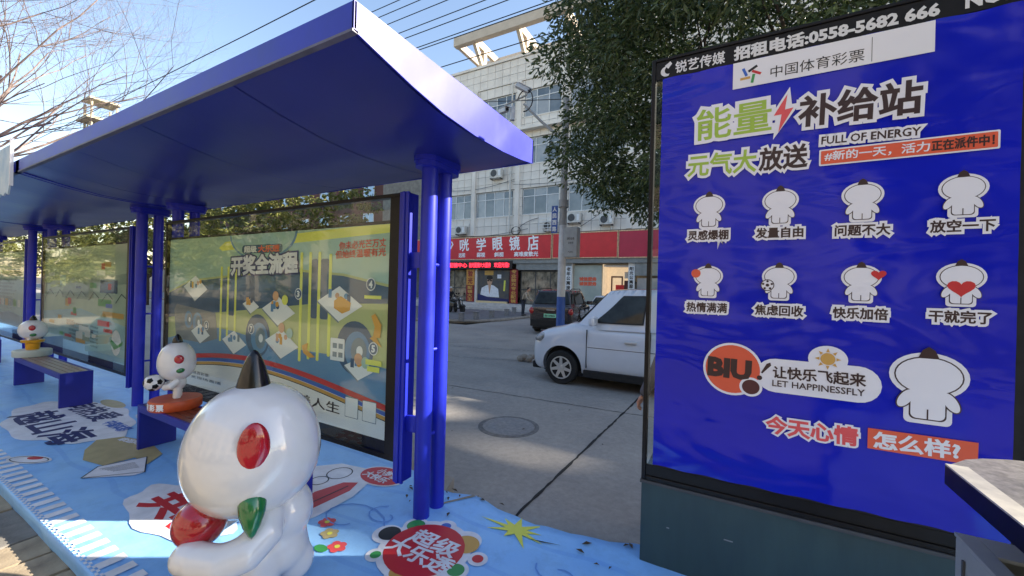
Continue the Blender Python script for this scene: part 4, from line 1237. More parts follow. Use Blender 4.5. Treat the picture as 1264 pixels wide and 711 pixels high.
MT['warmwall'] = mat('warm_lit_interior', (0.6, 0.48, 0.33), 0.7, emit=(1.0, 0.74, 0.46), estr=0.16, var=0.2, vscale=2)
MT['step'] = mat('granite_step', (0.62, 0.59, 0.55), 0.8, col2=(0.46, 0.44, 0.41), vscale=2.5, detail=7)
MT['awn'] = mat('roller_shutter_box', (0.24, 0.25, 0.24), 0.6, var=0.15, vscale=3)

FY = 26.0
bd_ = thing('office_building', 'four storey grey tiled office building with red shop signs and a roof pergola', 'building', (0, 0, 0))
# core
core = MB()
core.box(-28.0, 16.0, FY + 0.6, 36.0, 3.72, 17.0)
core.box(-28.0, 16.0, 30.0, 36.0, 0.3, 3.70)
core.box(-28.0, 16.0, FY + 0.25, 36.0, 17.05, 18.72)
core.box(-28.0, -20.9, FY + 0.06, FY + 0.6, 3.73, 17.0)
core.box(16.05, 30.0, FY + 0.5, 38.0, 0.2, 22.6)
part('wall_core', core, MT['grout'], bd_)
part('coping', MB().box(-28.2, 16.2, FY - 0.12, FY + 0.35, 18.76, 18.95).box(-28.2, 16.2, FY - 0.06, FY + 0.25, 16.98, 17.08), MT['tile'], bd_)

windows = []   # x0, x1, z0, z1
for z0, z1 in ((7.03, 8.95), (10.75, 12.65), (14.25, 16.2)):
    for a, b in ((-24.5, -21.4), (-20.5, -18.12), (-17.70, -14.40), (-13.60, -10.70), (-9.98, -6.17), (-5.4, -2.1), (-1.3, 2.0), (2.8, 6.1), (6.9, 10.2), (11.0, 14.3)):
        windows.append((a, b, z0, z1))
pil = [-20.95, -17.91, -14.0, -10.34, -5.8, -1.7, 2.4, 6.5, 10.6]
# backing wall between openings
w = MB()
for z0, z1 in ((3.4, 7.03), (8.95, 10.75), (12.65, 14.25), (16.2, 16.97)):
    w.box(-20.88, 16.0, FY + 0.045, FY + 0.55, z0, z1)
for z0, z1 in ((7.03, 8.95), (10.75, 12.65), (14.25, 16.2)):
    xs_ = [(-20.88, -20.5), (-18.12, -17.70), (-14.40, -13.60), (-10.70, -9.98), (-6.17, -5.4), (-2.1, -1.3), (2.0, 2.8), (6.1, 6.9), (10.2, 11.0), (14.3, 16.0)]
    for a, b in xs_:
        w.box(a, b, FY + 0.045, FY + 0.55, z0 + .001, z1 - .001)
part('wall_core', w, MT['grout'], bd_)
# facade tiles: individual pieces where the photo shows them largest, the rest joined
TW, TH = 0.66, 0.60
cells = []
def blocked(x0, x1, z0, z1):
    for a, b, c, d in windows:
        if x1 > a + 0.02 and x0 < b - 0.02 and z1 > c + 0.02 and z0 < d - 0.02: return True
    return False
for (za, zb) in ((5.60, 7.02), (8.98, 10.74), (12.68, 14.24), (16.22, 16.96), (17.10, 18.74)):
    n = max(1, round((zb - za) / TH)); th = (zb - za) / n
    x = -20.85
    while x < 15.5:
        for j in range(n):
            cells.append((x, x + TW, za + j * th, za + (j + 1) * th))
        x += TW
for (za, zb) in ((7.03, 8.95), (10.75, 12.65), (14.25, 16.2)):
    for a, b in ((-18.12, -17.70), (-14.40, -13.60), (-10.70, -9.98), (-6.17, -5.4), (-2.1, -1.3)):
        for j in range(3):
            h_ = (zb - za) / 3
            cells.append((a, b, za + j * h_, za + (j + 1) * h_))
cells.sort(key=lambda c: (0 if c[0] < -2.5 else 1, abs(c[0] + 11) * 0.35 + abs(c[2] - 7) * 0.2))
tcache = {}
stuff = MB()
tr = random.Random(2)
for i, (a, b, c, d) in enumerate(cells):
    yb = FY + 0.03 if c < 17.05 else FY + 0.0
    if i < 290:
        key = (round(b - a, 2), round(d - c, 2))
        if key not in tcache:
            hw, hh = (b - a) / 2 - 0.012, (d - c) / 2 - 0.012
            tcache[key] = MB().box(-hw, hw, -0.012, 0.02, -hh, hh).mesh('tile', MT['tile'])
        o = bpy.data.objects.new('tile', tcache[key])
        COL.objects.link(o); o.parent = bd_
        o.location = ((a + b) / 2, yb - 0.01 + tr.uniform(-.004, .004), (c + d) / 2)
        o.rotation_euler = (tr.uniform(-.004, .004), 0, tr.uniform(-.004, .004))
    else:
        stuff.box(a + 0.012, b - 0.012, yb - 0.022, yb + 0.01, c + 0.012, d - 0.012)
part('tile', stuff, MT['tile'], bd_, kind='stuff')
pl_ = MB()
for x in pil:
    part('pilaster', MB().box(x - 0.17, x + 0.17, FY - 0.16, FY + 0.04, 5.62, 16.95), MT['tile'], bd_)
# windows
def window(bd, x0, x1, z0, z1, y, cols, transom=0.30, seed=0):
    rr = random.Random(seed)
    f = MB()
    t = 0.05
    f.box(x0, x1, y, y + .08, z0, z0 + t).box(x0, x1, y, y + .08, z1 - t, z1).box(x0, x0 + t, y, y + .08, z0 + t, z1 - t).box(x1 - t, x1, y, y + .08, z0 + t, z1 - t)
    zt = z1 - (z1 - z0) * transom
    f.box(x0 + t, x1 - t, y - .002, y + .075, zt - t / 2, zt + t / 2)
    wd = (x1 - x0) / cols
    for k in range(1, cols):
        f.box(x0 + k * wd - t / 2, x0 + k * wd + t / 2, y - .004, y + .07, z0 + t, z1 - t)
    wo = part('window', f, MT['wframe'], bd)
    for k in range(cols):
        for a, b in ((z0 + t, zt - t / 2), (zt + t / 2, z1 - t)):
            part('pane', MB().box(x0 + k * wd + t / 2, x0 + (k + 1) * wd - t / 2, y + .03, y + .045, a, b), MT['pane'] if rr.random() < .6 else MT['pane2'], wo)
    part('sill', MB().box(x0 - .05, x1 + .05, y - .12, y + .001, z0 - .08, z0 - .002), MT['tile'], wo)
MT['pane2'] = mat('pale_window_glass', (0.22, 0.25, 0.27), 0.1, col2=(0.34, 0.35, 0.35), vscale=1.5, spec=0.8)
for i, (a, b, c, d) in enumerate(windows):
    if a < -21: continue
    window(bd_, a, b, c, d, FY + 0.10, 4 if b - a > 3 else 3, seed=i)
# ledge and pipes
part('ledge', MB().box(-20.9, 14, FY - 0.5, FY + 0.02, 13.15, 13.35), MT['tile'], bd_)
for x, z in ((-14.6, 0), (-6.9, 0)):
    part('drain_pipe', MB().tube([(x, FY - 0.12, 5.6), (x, FY - 0.12, 16.9)], 0.06, 8), MT['ac'], bd_)
# roof pergola
pg = MB()
part('pergola_beam', MB().box(-19.4, 14, FY - 1.2, FY - 0.75, 20.35, 21.05), MT['render'], bd_, bevel=0.01)
part('pergola_beam', MB().box(-19.4, 14, FY + 2.6, FY + 3.0, 20.35, 21.0), MT['render'], bd_, bevel=0.01)
for x in (-19.2, -17.7, -13.9, -10.2, -6.5, -2.8, 0.9):
    part('pergola_rafter', MB().box(x - .14, x + .14, FY - 0.74, FY + 2.59, 20.38, 20.95), MT['render'], bd_)
    if x > -19: 
        part('pergola_post', MB().box(x - .17, x + .17, FY + 0.35, FY + 0.75, 18.74, 20.37), MT['render'], bd_)
        part('pergola_post', MB().box(x - .17, x + .17, FY + 2.62, FY + 2.98, 18.73, 20.349), MT['render'], bd_)
for x in (-17.7, -13.9, -10.2):
    m_ = MB()
    m_.add([(x - .13, FY - 0.9, 20.36), (x + .13, FY - 0.9, 20.36), (x + .13, FY - 0.5, 20.36), (x - .13, FY - 0.5, 20.36), (x - .13, FY + .30, 18.96), (x + .13, FY + .30, 18.96), (x + .13, FY + .36, 19.4), (x - .13, FY + .36, 19.4)],
           [(0, 1, 2, 3), (4, 5, 6, 7), (0, 1, 5, 4), (2, 3, 7, 6), (0, 3, 7, 4), (1, 2, 6, 5)])
    part('pergola_strut', m_, MT['render'], bd_)
# AC units
def ac_unit(x, z, label, y=FY - 0.02, s=1.0, bracket=True):
    t = thing('ac_unit', label, 'air conditioner', (x, y, z), group='air conditioner units on the office facade')
    part('casing', MB().box(-.46 * s, .46 * s, -.42, -.08, -.33 * s, .33 * s), MT['ac'], t, bevel=0.02)
    part('fan_grille', MB().lathe([(.24 * s, 0), (.24 * s, .015), (.2 * s, .018), (.01, .018)], 20, (-.12 * s, -.425, 0), rot=Matrix.Rotation(R(90), 3, 'X')), MT['darkgrey'], t)
    part('side_label', MB().box(.24 * s, .40 * s, -.426, -.421, -.2 * s, .2 * s), MT['wframe'], t)
    part('bracket', MB().box(-.4 * s, -.36 * s, -.45, .0, -.40 * s, -.335 * s).box(.36 * s, .4 * s, -.45, .0, -.40 * s, -.335 * s), MT['darkgrey'], t)
    part('pipe', MB().tube([(.46 * s, -.2, -.1), (.6 * s, -.1, -.15), (.65 * s, -.03, .5)], .025, 6), MT['ac'], t)
ac_unit(-18.9, 6.1, 'air conditioner unit beside the near blue column, above the first white sign characters')
ac_unit(-15.75, 10.25, 'air conditioner unit high on the tiles just below the roof tip of the near shelter', s=1.1)
ac_unit(-11.25, 6.05, 'air conditioner unit in a white cage left of the blue and white pole')
ac_unit(-9.45, 6.5, 'air conditioner unit right of the blue and white pole above the red sign', s=1.05)
ac_unit(-7.2, 6.25, 'air conditioner unit above the blank red sign, below the tree foliage')
cg = MB()
for k in range(5):
    z = 5.65 + k * .22
    cg.box(-11.95, -10.55, FY - .56, FY - .53, z, z + .03)
for x in (-11.95, -11.25, -10.58):
    cg.box(x, x + .03, FY - .58, FY - .561, 5.62, 6.6)
link('ac_cage', cg.mesh('ac_cage', MT['wframe']), label='small white bar cage round the air conditioner left of the pole', cat='cage')
coil = []
for k in range(40):
    a = k * 0.5
    coil.append((-14.0 + 0.38 * math.cos(a), FY - .10 - .002 * k, 5.85 + 0.3 * math.sin(a)))
coil += [(-13.6, FY - .12, 6.2), (-13.2, FY - .12, 6.4), (-12.7, FY - .10, 6.6), (-12.2, FY - .08, 6.7)]
link('cable_coil', MB().tube(coil, 0.02, 5).mesh('cable_coil', MT['black_matte']), label='coil of black cable hanging on the tiles above the red optician sign', cat='cable')

# shop signs
def sign(x0, x1, z0, z1, label, m):
    t = thing('shop_sign', label, 'shop sign', (x0, FY - 0.25, z0))
    W_ = x1 - x0; H_ = z1 - z0
    part('panel', MB().box(0.04, W_ - 0.04, 0, 0.24, 0.06, H_ - 0.07), m, t)
    part('trim', MB().box(0, W_, -0.03, 0.24, H_ - 0.069, H_).box(0, W_, -0.03, 0.24, 0, 0.059).box(0, 0.039, -0.028, 0.24, 0.06, H_ - .07).box(W_ - 0.039, W_, -0.028, 0.24, .06, H_ - .07), MT['signtrim'], t)
    return t
s1 = sign(-24.5, -11.05, 3.72, 5.50, 'long red optician shop sign with white brush characters and gold trim', MT['signred'])
pp = Print((0, 0, 0), (1, 0, 0), (0, 0, 1), s1, 0.01)
SX = [-20.05, -18.55, -16.95, -15.48, -14.02, -12.5]
for i, ch in enumerate('沙咣学眼镜店'):
    x = SX[i] + 24.5
    hgt = [.85, .95, .95, .95, 1.0, 1.05][i]
    pp.text(ch, x - .42, 1.15, x + .42, 1.15 + .06, hgt, 0, 'signwhite', 0.022)
for t_, x, wd in (('近视', SX[0] - .5, .55), ('远视', SX[1] - .2, .62), ('弱视', SX[2], .75), ('斜视', SX[3] + .15, .8), ('高难度散光', SX[5] - .55, 1.95)):
    pp.text(t_, x + 24.5 - wd / 2, .38, x + 24.5 + wd / 2, .38, .34, 0, 'signwhite', 0.03)
pp.done()
sign(-10.98, -6.42, 3.74, 5.51, 'blank bright red shop sign just right of the blue and white pole', MT['signred'])
sign(-6.38, 2.0, 3.72, 5.51, 'blank crimson shop sign beside the lightbox frame', MT['signred2'])
ledb = thing('led_board', 'black LED strip board with glowing red characters under the optician sign', 'LED sign', (-22.0, FY - 0.30, 3.0))
part('housing', MB().box(0, 7.85, 0, .25, 0, .62), MT['ledback'], ledb, bevel=.01)
pp = Print((0, 0, 0), (1, 0, 0), (0, 0, 1), ledb, 0.01)
pp.text('配镜中心配镜中心', 0.2, .31, 3.8, .31, .36, 0, 'led', 0.03)
pp.text('验光配镜六大服务', 4.0, .31, 6.0, .31, .36, 0, 'led', 0.03)
pp.text('欢迎光临!', 6.3, .31, 7.6, .31, .36, 0, 'led', 0.03)
pp.done()

# ground floor: steps, piers, shopfronts
st_ = thing('shop_steps', 'three pale granite steps running along the front of the shops', 'steps')
for k in range(3):
    y0 = 24.25 + k * 0.36
    z = -0.03 + (k + 1) * 0.15
    for q in range(16):
        xx = -29 + q * 1.9
        if xx > -10.5 and k < 3:
            pass
        part('step_slab', MB().box(xx + .006, xx + 1.894, y0, y0 + (0.36 if k < 2 else 1.2), -0.15 + 0.15 * k, z), MT['step'], st_, bevel=.01)
part('floor_slab', MB().box(-30, 16, 26.16, 32, -.1, .415), MT['step'], bd_)
gf = thing('shopfront', 'ground floor shopfront of dark glass doors, piers and lit rooms under the signs', 'shopfront', (0, 0, 0))
part('back_wall', MB().box(-24, 16, 29.5, 29.7, .42, 3.7), MT['shopdark'], gf)
part('soffit', MB().box(-24.5, 16, FY - .2, 29.5, 3.42, 3.71), MT['awn'], gf)
for x0, x1 in ((-17.6, -17.42), (-9.98, -9.55), (-5.75, -5.35)):
    part('pier', MB().box(x0, x1, FY - .05, FY + .5, .42, 3.42), MT['tile'], gf)
def glazed(x0, x1, z0, z1, n, y=FY + .15, m='shopdark'):
    f = MB()
    wd = (x1 - x0) / n
    for k in range(n + 1):
        xx = x0 + k * wd
        f.box(xx - .03, xx + .03, y, y + .07, z0, z1)
    f.box(x0, x1, y - .002, y + .06, z1 - .07, z1).box(x0, x1, y - .002, y + .06, z0, z0 + .06).box(x0, x1, y - .002, y + .06, z0 + 1.05, z0 + 1.12)
    d = part('door', f, MT['darkgrey'], gf)
    for k in range(n):
        part('pane', MB().box(x0 + k * wd + .03, x0 + (k + 1) * wd - .03, y + .02, y + .04, z0 + .06, z1 - .07), MT[m], d)
glazed(-22.2, -18.5, .43, 3.0, 3)
glazed(-17.4, -14.5, .43, 3.0, 2)
glazed(-13.6, -10.05, .43, 2.9, 3)
part('shutter_box', MB().box(-13.9, -9.6, FY - .1, FY + .3, 2.95, 3.42), MT['awn'], gf)
glazed(-5.3, -2.5, .43, 2.2, 3)
part('shutter_box', MB().box(-5.34, -1.0, FY - .1, FY + .3, 2.6, 3.41), MT['awn'], gf)
part('window_display', MB().box(-5.2, -2.6, FY + .05, FY + .12, 1.65, 2.45), MT['pane2'], gf)
# lit room and pale frosted panel
part('frosted_panel', MB().box(-9.5, -7.55, FY + .2, FY + .3, .43, 3.3), MT['frost'] if 'frost' in MT else mat('frosted_panel', (0.45, 0.50, 0.44), .4, col2=(0.30, 0.36, 0.33), vscale=.8), gf)
part('lit_room_wall', MB().box(-7.5, -5.8, 27.4, 27.5, .43, 3.35), MT['warmwall'], gf)
part('lit_room_side', MB().box(-7.52, -7.45, FY + .3, 27.4, .43, 3.35), MT['warmwall'], gf)
part('room_ceiling', MB().box(-7.44, -5.8, FY + .3, 27.39, 3.2, 3.3), MT['wframe'], gf)
part('door_frame', MB().box(-7.2, -7.12, 27.3, 27.39, .43, 2.6).box(-7.11, -6.5, 27.3, 27.39, 2.5, 2.6).box(-6.49, -6.41, 27.3, 27.39, .43, 2.6), MT['p_brownball'], gf)
part('notice', MB().box(-6.3, -5.95, 27.36, 27.39, 2.45, 2.9), MT['wframe'], gf)
part('red_cabinet', MB().box(-6.85, -6.3, 27.2, 27.38, .45, 2.0), MT['signred'], gf)
part('dark_cabinet', MB().box(-6.25, -5.9, 27.1, 27.38, .45, 2.3), MT['p_brownball'], gf)
pp = Print((0, FY + .198, 0), (1, 0, 0), (0, 0, 1), gf, 0.004)
for r_ in range(2):
    pp.text('诚信服务', -9.1, 2.35 - r_ * .32, -7.9, 2.35 - r_ * .32, .25, 0, 'p_orange', .05)
pp.done()
# upright signboards and adverts by the doors
def upboard(x0, x1, z0, z1, m, text, tm, label, y=FY - .12, sz=None):
    t = thing('vertical_sign', label, 'vertical sign', (x0, y, z0))
    part('board', MB().box(0, x1 - x0, 0, .06, 0, z1 - z0), m, t)
    p = Print((0, 0, 0), (1, 0, 0), (0, 0, 1), t, 0.008)
    n = len(text); H_ = z1 - z0; w_ = (x1 - x0)
    for i, ch in enumerate(text):
        zc = H_ * (1 - (i + .6) / (n + .2))
        p.text(ch, w_ * .2, zc, w_ * .8, zc, min(H_ / (n + .2) * .8, w_ * .7), 0, tm, .03)
    p.done()
MT['amber'] = mat('amber_board', (0.62, 0.28, 0.05), .5, var=.2, vscale=3)
MT['dred'] = mat('dark_red_board', (0.25, 0.015, 0.02), .5, var=.2, vscale=3)
upboard(-18.35, -17.62, 1.75, 3.0, MT['amber'], '验光', 'dred', 'amber upright board above the red one beside the left shop door')
upboard(-18.35, -17.62, .45, 1.73, MT['dred'], '配镜大王', 'p_gold', 'dark red board with gold characters under the amber board')
upboard(-14.42, -13.75, .45, 3.0, MT['dred'], '专业验光专业配镜', 'p_gold', 'tall dark red board with gold characters right of the portrait window', FY - .1)
upboard(-10.0, -9.55, .9, 3.2, MT['wframe'], '老年公寓接待处', 'p_black', 'narrow white upright sign with black characters by the pole', FY - .14)
upboard(-5.72, -5.34, .9, 3.2, MT['wframe'], '阳光公寓服务中心', 'p_black', 'narrow white upright sign with black characters beside the lit doorway', FY - .14)
ad = thing('window_advert', 'window advert with a person in a pale suit and dark glasses over a blue band', 'advert', (-17.35, FY + .05, .55))
part('sheet', MB().box(0, 2.8, 0, .02, 0, 2.4), mat('advert_dark_teal', (0.05, 0.07, 0.10), .3, col2=(0.12, 0.11, 0.09), vscale=2.5, detail=6), ad)
pp = Print((0, 0, 0), (1, 0, 0), (0, 0, 1), ad, 0.006)
MT['skinp'] = mat('print_skin', srgb(200, 160, 130), .5)
pp.poly([(.2, .35), (.35, 1.0), (.75, 1.2), (1.1, 1.28), (1.45, 1.2), (1.85, .95), (1.95, .3)], 0, 'm_white', 'suit_print')
pp.poly([(.95, 1.25), (1.08, .5), (1.22, 1.25)], 1, 'skinp', 'neck_print')
pp.ell(1.08, 1.55, .24, .33, 1, 'skinp', 'face_print'); pp.ell(1.08, 1.80, .27, .18, 2, 'p_black', 'hair_print')
pp.rrect(.86, 1.06, 1.52, 1.62, .03, 2, 'p_black', 'glasses_print'); pp.rrect(1.10, 1.30, 1.52, 1.62, .03, 2, 'p_black', 'glasses_print')
pp.poly([(0, .55), (1.0, .30), (2.8, .20), (2.8, 0), (0, 0)], 2, 'p_navy', 'blue_band')
pp.rect(.6, 1.4, 2.0, 2.35, 0, 'p_gold', 'advert_block'); pp.rect(1.75, 2.1, 1.75, 2.05, 0, 'm_white', 'advert_block')
pp.poly([(2.3, .8), (2.45, .8), (2.5, 1.6), (2.35, 1.6)], 0, 'p_yellow', 'advert_block')
pp.done()
part('lit_ledge', MB().box(-17.3, -14.6, FY - .3, FY - .02, .42, .56), mat('gold_ledge', (.7, .55, .3), .4), gf)

# taller block up the street on the right (beyond the frame; its shade falls over the bus stop)
tb = thing('corner_tower', 'tall plain block at the far right corner of the street, hidden behind the lightbox', 'building', (0, 0, 0))
part('wall', MB().box(31.0, 62.0, 26.0, 42.0, -.15, 19.2), MT['tile'], tb)
for k in range(5):
    for q in range(7):
        part('window', MB().box(32.5 + q * 4.2, 35.0 + q * 4.2, 25.94, 25.99, 2 + k * 4.1, 4 + k * 4.1), MT['pane'], tb)
scr = MB()  # unseen screen, its slanted slot added to throw a sun streak on the road
scr.prism([(31.0, 19.21), (62.0, 19.21), (62.0, 22.75), (35.6, 22.75), (35.6, 20.62), (35.3, 20.50), (31.0, 19.62)], 26.0, 26.15)
scr.prism([(31.0, 20.42), (35.3, 20.72), (35.599, 20.64), (35.599, 22.75), (31.0, 22.75)], 26.0, 26.15)
part('roof_screen', scr, MT['tile'], tb)

# brick-red building far left with small windows
rb = thing('brick_building', 'red-brown building with small blue windows seen between the roof and the poster case', 'building')
MT['brickwall'] = mat('red_brown_wall', (0.10, 0.035, 0.028), .8, col2=(0.075, 0.028, 0.022), vscale=.6)
MT['skyblue_pane'] = mat('sky_blue_pane', (0.25, 0.42, 0.62), .15, spec=.8)
part('wall', MB().box(-86, -28.6, 35, 50, -.15, 17.5), MT['brickwall'], rb)
for q in range(12):
    for k in range(4):
        x = -84 + q * 4.3; z = 2.0 + k * 3.5 + .0
        wn_ = part('window', MB().box(x, x + 1.9, 34.93, 34.99, z, z + 1.5), MT['wframe'], rb)
        part('pane', MB().box(x + .08, x + .9, 34.91, 34.929, z + .1, z + 1.4).box(x + 1.0, x + 1.82, 34.91, 34.929, z + .1, z + 1.4), MT['skyblue_pane'], wn_)
gw = thing('street_wall', 'long pale boundary wall with square posts across the road, seen over the poster cases', 'wall')
for q in range(24):
    x = -96 + q * 2.9
    part('wall_panel', MB().box(x + .31, x + 2.89, 22.2, 22.35, -.05, 2.5), MT['render'], gw)
    part('post', MB().box(x, x + .3, 22.1, 22.45, -.05, 2.9), MT['concrete'], gw)

# ================================================================== POLE WITH CAMERAS
pole = thing('camera_pole', 'tall street pole, white above and blue below, carrying cameras and a grey cabinet', 'pole', (-4.97, 12.5, -.15))
MT['pwhite'] = mat('pole_white', (.62, .63, .63), .6, col2=(.48, .48, .48), vscale=5, detail=7)
MT['pblue'] = mat('pole_blue', (.03, .10, .38), .5, col2=(.025, .08, .30), vscale=5)
MT['pgrey'] = mat('pole_concrete', (.36, .35, .33), .8, col2=(.28, .27, .25), vscale=5, detail=7)
part('lower_band', MB().tube([(0, 0, 0), (0, 0, 1.50)], [.145, .14], 20), MT['pblue'], pole, smooth=True)
part('shaft', MB().tube([(0, 0, 1.501), (0, 0, 3.9)], [.137, .125], 20), MT['pwhite'], pole, smooth=True)
part('upper_shaft', MB().tube([(0, 0, 3.901), (0, 0, 8.2)], [.123, .10], 20), MT['pgrey'], pole, smooth=True)
part('collar', MB().tube([(0, 0, 4.5), (0, 0, 4.75)], .16, 20), MT['pgrey'], pole, smooth=True)
bx = part('cabinet', MB().box(.14, .58, -.22, .12, 2.82, 3.80), mat('cabinet_grey', (.36, .38, .38), .5, col2=(.30, .31, .31), vscale=4), pole, bevel=.01)
pp = Print((0, -.2205, 0), (1, 0, 0), (0, 0, 1), bx, .002)
pp.text('通信设备', .24, 3.42, .50, 3.42, .09, 0, 'p_black', 0); pp.text('设备箱', .28, 3.28, .46, 3.28, .07, 0, 'p_black', 0); pp.text('严禁触动', .28, 2.98, .46, 2.98, .05, 0, 'p_black', 0)
pp.done()
sg = part('blue_sign', MB().box(-.36, -.14, -.15, -.13, 3.63, 4.55), MT['pblue'], pole, bevel=.004)
pp = Print((0, -.152, 0), (1, 0, 0), (0, 0, 1), sg, .002)
for i, ch in enumerate('人民西路'):
    pp.text(ch, -.32, 4.43 - i * .22, -.18, 4.43 - i * .22, .15, 0, 'wframe', .04)
pp.done()
part('arm', MB().tube([(0, 0, 6.7), (-.9, -.05, 7.55), (-1.55, -.1, 8.25)], [.05, .045, .04], 10), MT['pgrey'], pole, smooth=True)
part('cross_arm', MB().tube([(-2.35, -.1, 8.35), (-1.45, -.1, 8.55)], .03, 8), MT['pgrey'], pole)
def camera_head(p, rz, rx):
    m_ = Matrix.Rotation(rz, 3, 'Z') @ Matrix.Rotation(rx, 3, 'X')
    mb = MB(); mb.obox(p, (.17, .50, .15), rot=m_); mb.obox(Vector(p) + m_ @ Vector((0, -.06, .09)), (.21, .52, .02), rot=m_)
    o = part('camera', mb, MT['pwhite'], pole, bevel=.01)
    part('lens', MB().lathe([(.055, 0), (.055, .04), (.01, .045)], 14, Vector(p) + m_ @ Vector((0, -.25, 0)), rot=m_ @ Matrix.Rotation(R(90), 3, 'X')), MT['black'], o)
camera_head((-2.35, -.15, 8.15), R(60), R(10))
camera_head((-1.6, -.15, 8.8), R(120), R(25))
part('strobe_light', MB().tube([(-2.0, -.1, 8.25), (-2.0, -.12, 7.75)], .09, 14), MT['pwhite'], pole, smooth=True)
part('cable_loop', MB().tube([(-1.5 + .3 * math.cos(t), -.12, 8.35 + .38 * math.sin(t)) for t in [R(-100 + 22 * k) for k in range(13)]], .02, 6), MT['black_matte'], pole)

# ================================================================== VEHICLES
MT['tyre'] = mat('tyre_rubber', (.012, .012, .012), .8, bump=.2, bscale=60)
MT['rim'] = mat('alloy_rim', (.62, .62, .60), .3, metal=.6)
MT['carglass'] = mat('dark_car_glass', (.010, .012, .012), .05, spec=.28, col2=(.035, .042, .040), vscale=3.5, detail=3)
MT['lampclear'] = mat('lamp_clear', (.10, .11, .11), .08, coat=1, col2=(.45, .46, .46), vscale=14)
MT['lampred'] = mat('lamp_red', (.35, .01, .01), .15, coat=1)
def wheel(parent, x, y, r, side):
    q = Matrix.Rotation(R(90) * side, 3, 'X')
    w_ = part('wheel', MB().lathe([(r * .60, -.10), (r * .93, -.11), (r, -.08), (r, .08), (r * .93, .11), (r * .60, .10)], 40, (x, y, r), rot=q), MT['tyre'], parent, smooth=True)
    mb = MB()
    mb.lathe([(r * .66, .06), (r * .68, .108), (r * .62, .113), (r * .60, .07), (r * .3, .04), (.01, .04)], 40, (x, y, r), rot=q)
    part('rim', mb, MT['darkgrey'], w_, smooth=True)
    sp = MB()
    for k in range(7):
        a = 2 * math.pi * k / 7
        m_ = q @ Matrix.Rotation(a, 3, 'Z')
        v = [(-.035, r * .08, .10), (.035, r * .08, .10), (.022, r * .64, .112), (-.022, r * .64, .112), (-.035, r * .08, .06), (.035, r * .08, .06), (.022, r * .64, .07), (-.022, r * .64, .07)]
        sp.add([Vector((x, y, r)) + m_ @ Vector(p) for p in v], [(0, 1, 2, 3), (4, 7, 6, 5), (0, 4, 5, 1), (1, 5, 6, 2), (2, 6, 7, 3), (3, 7, 4, 0)])
    sp.lathe([(r * .15, .05), (r * .15, .118), (.01, .12)], 16, (x, y, r), rot=q)
    sp.lathe([(r * .665, .09), (r * .665, .116), (r * .60, .116), (r * .60, .09)], 40, (x, y, r), rot=q)
    part('spokes', sp, MT['rim'], w_, smooth=True)

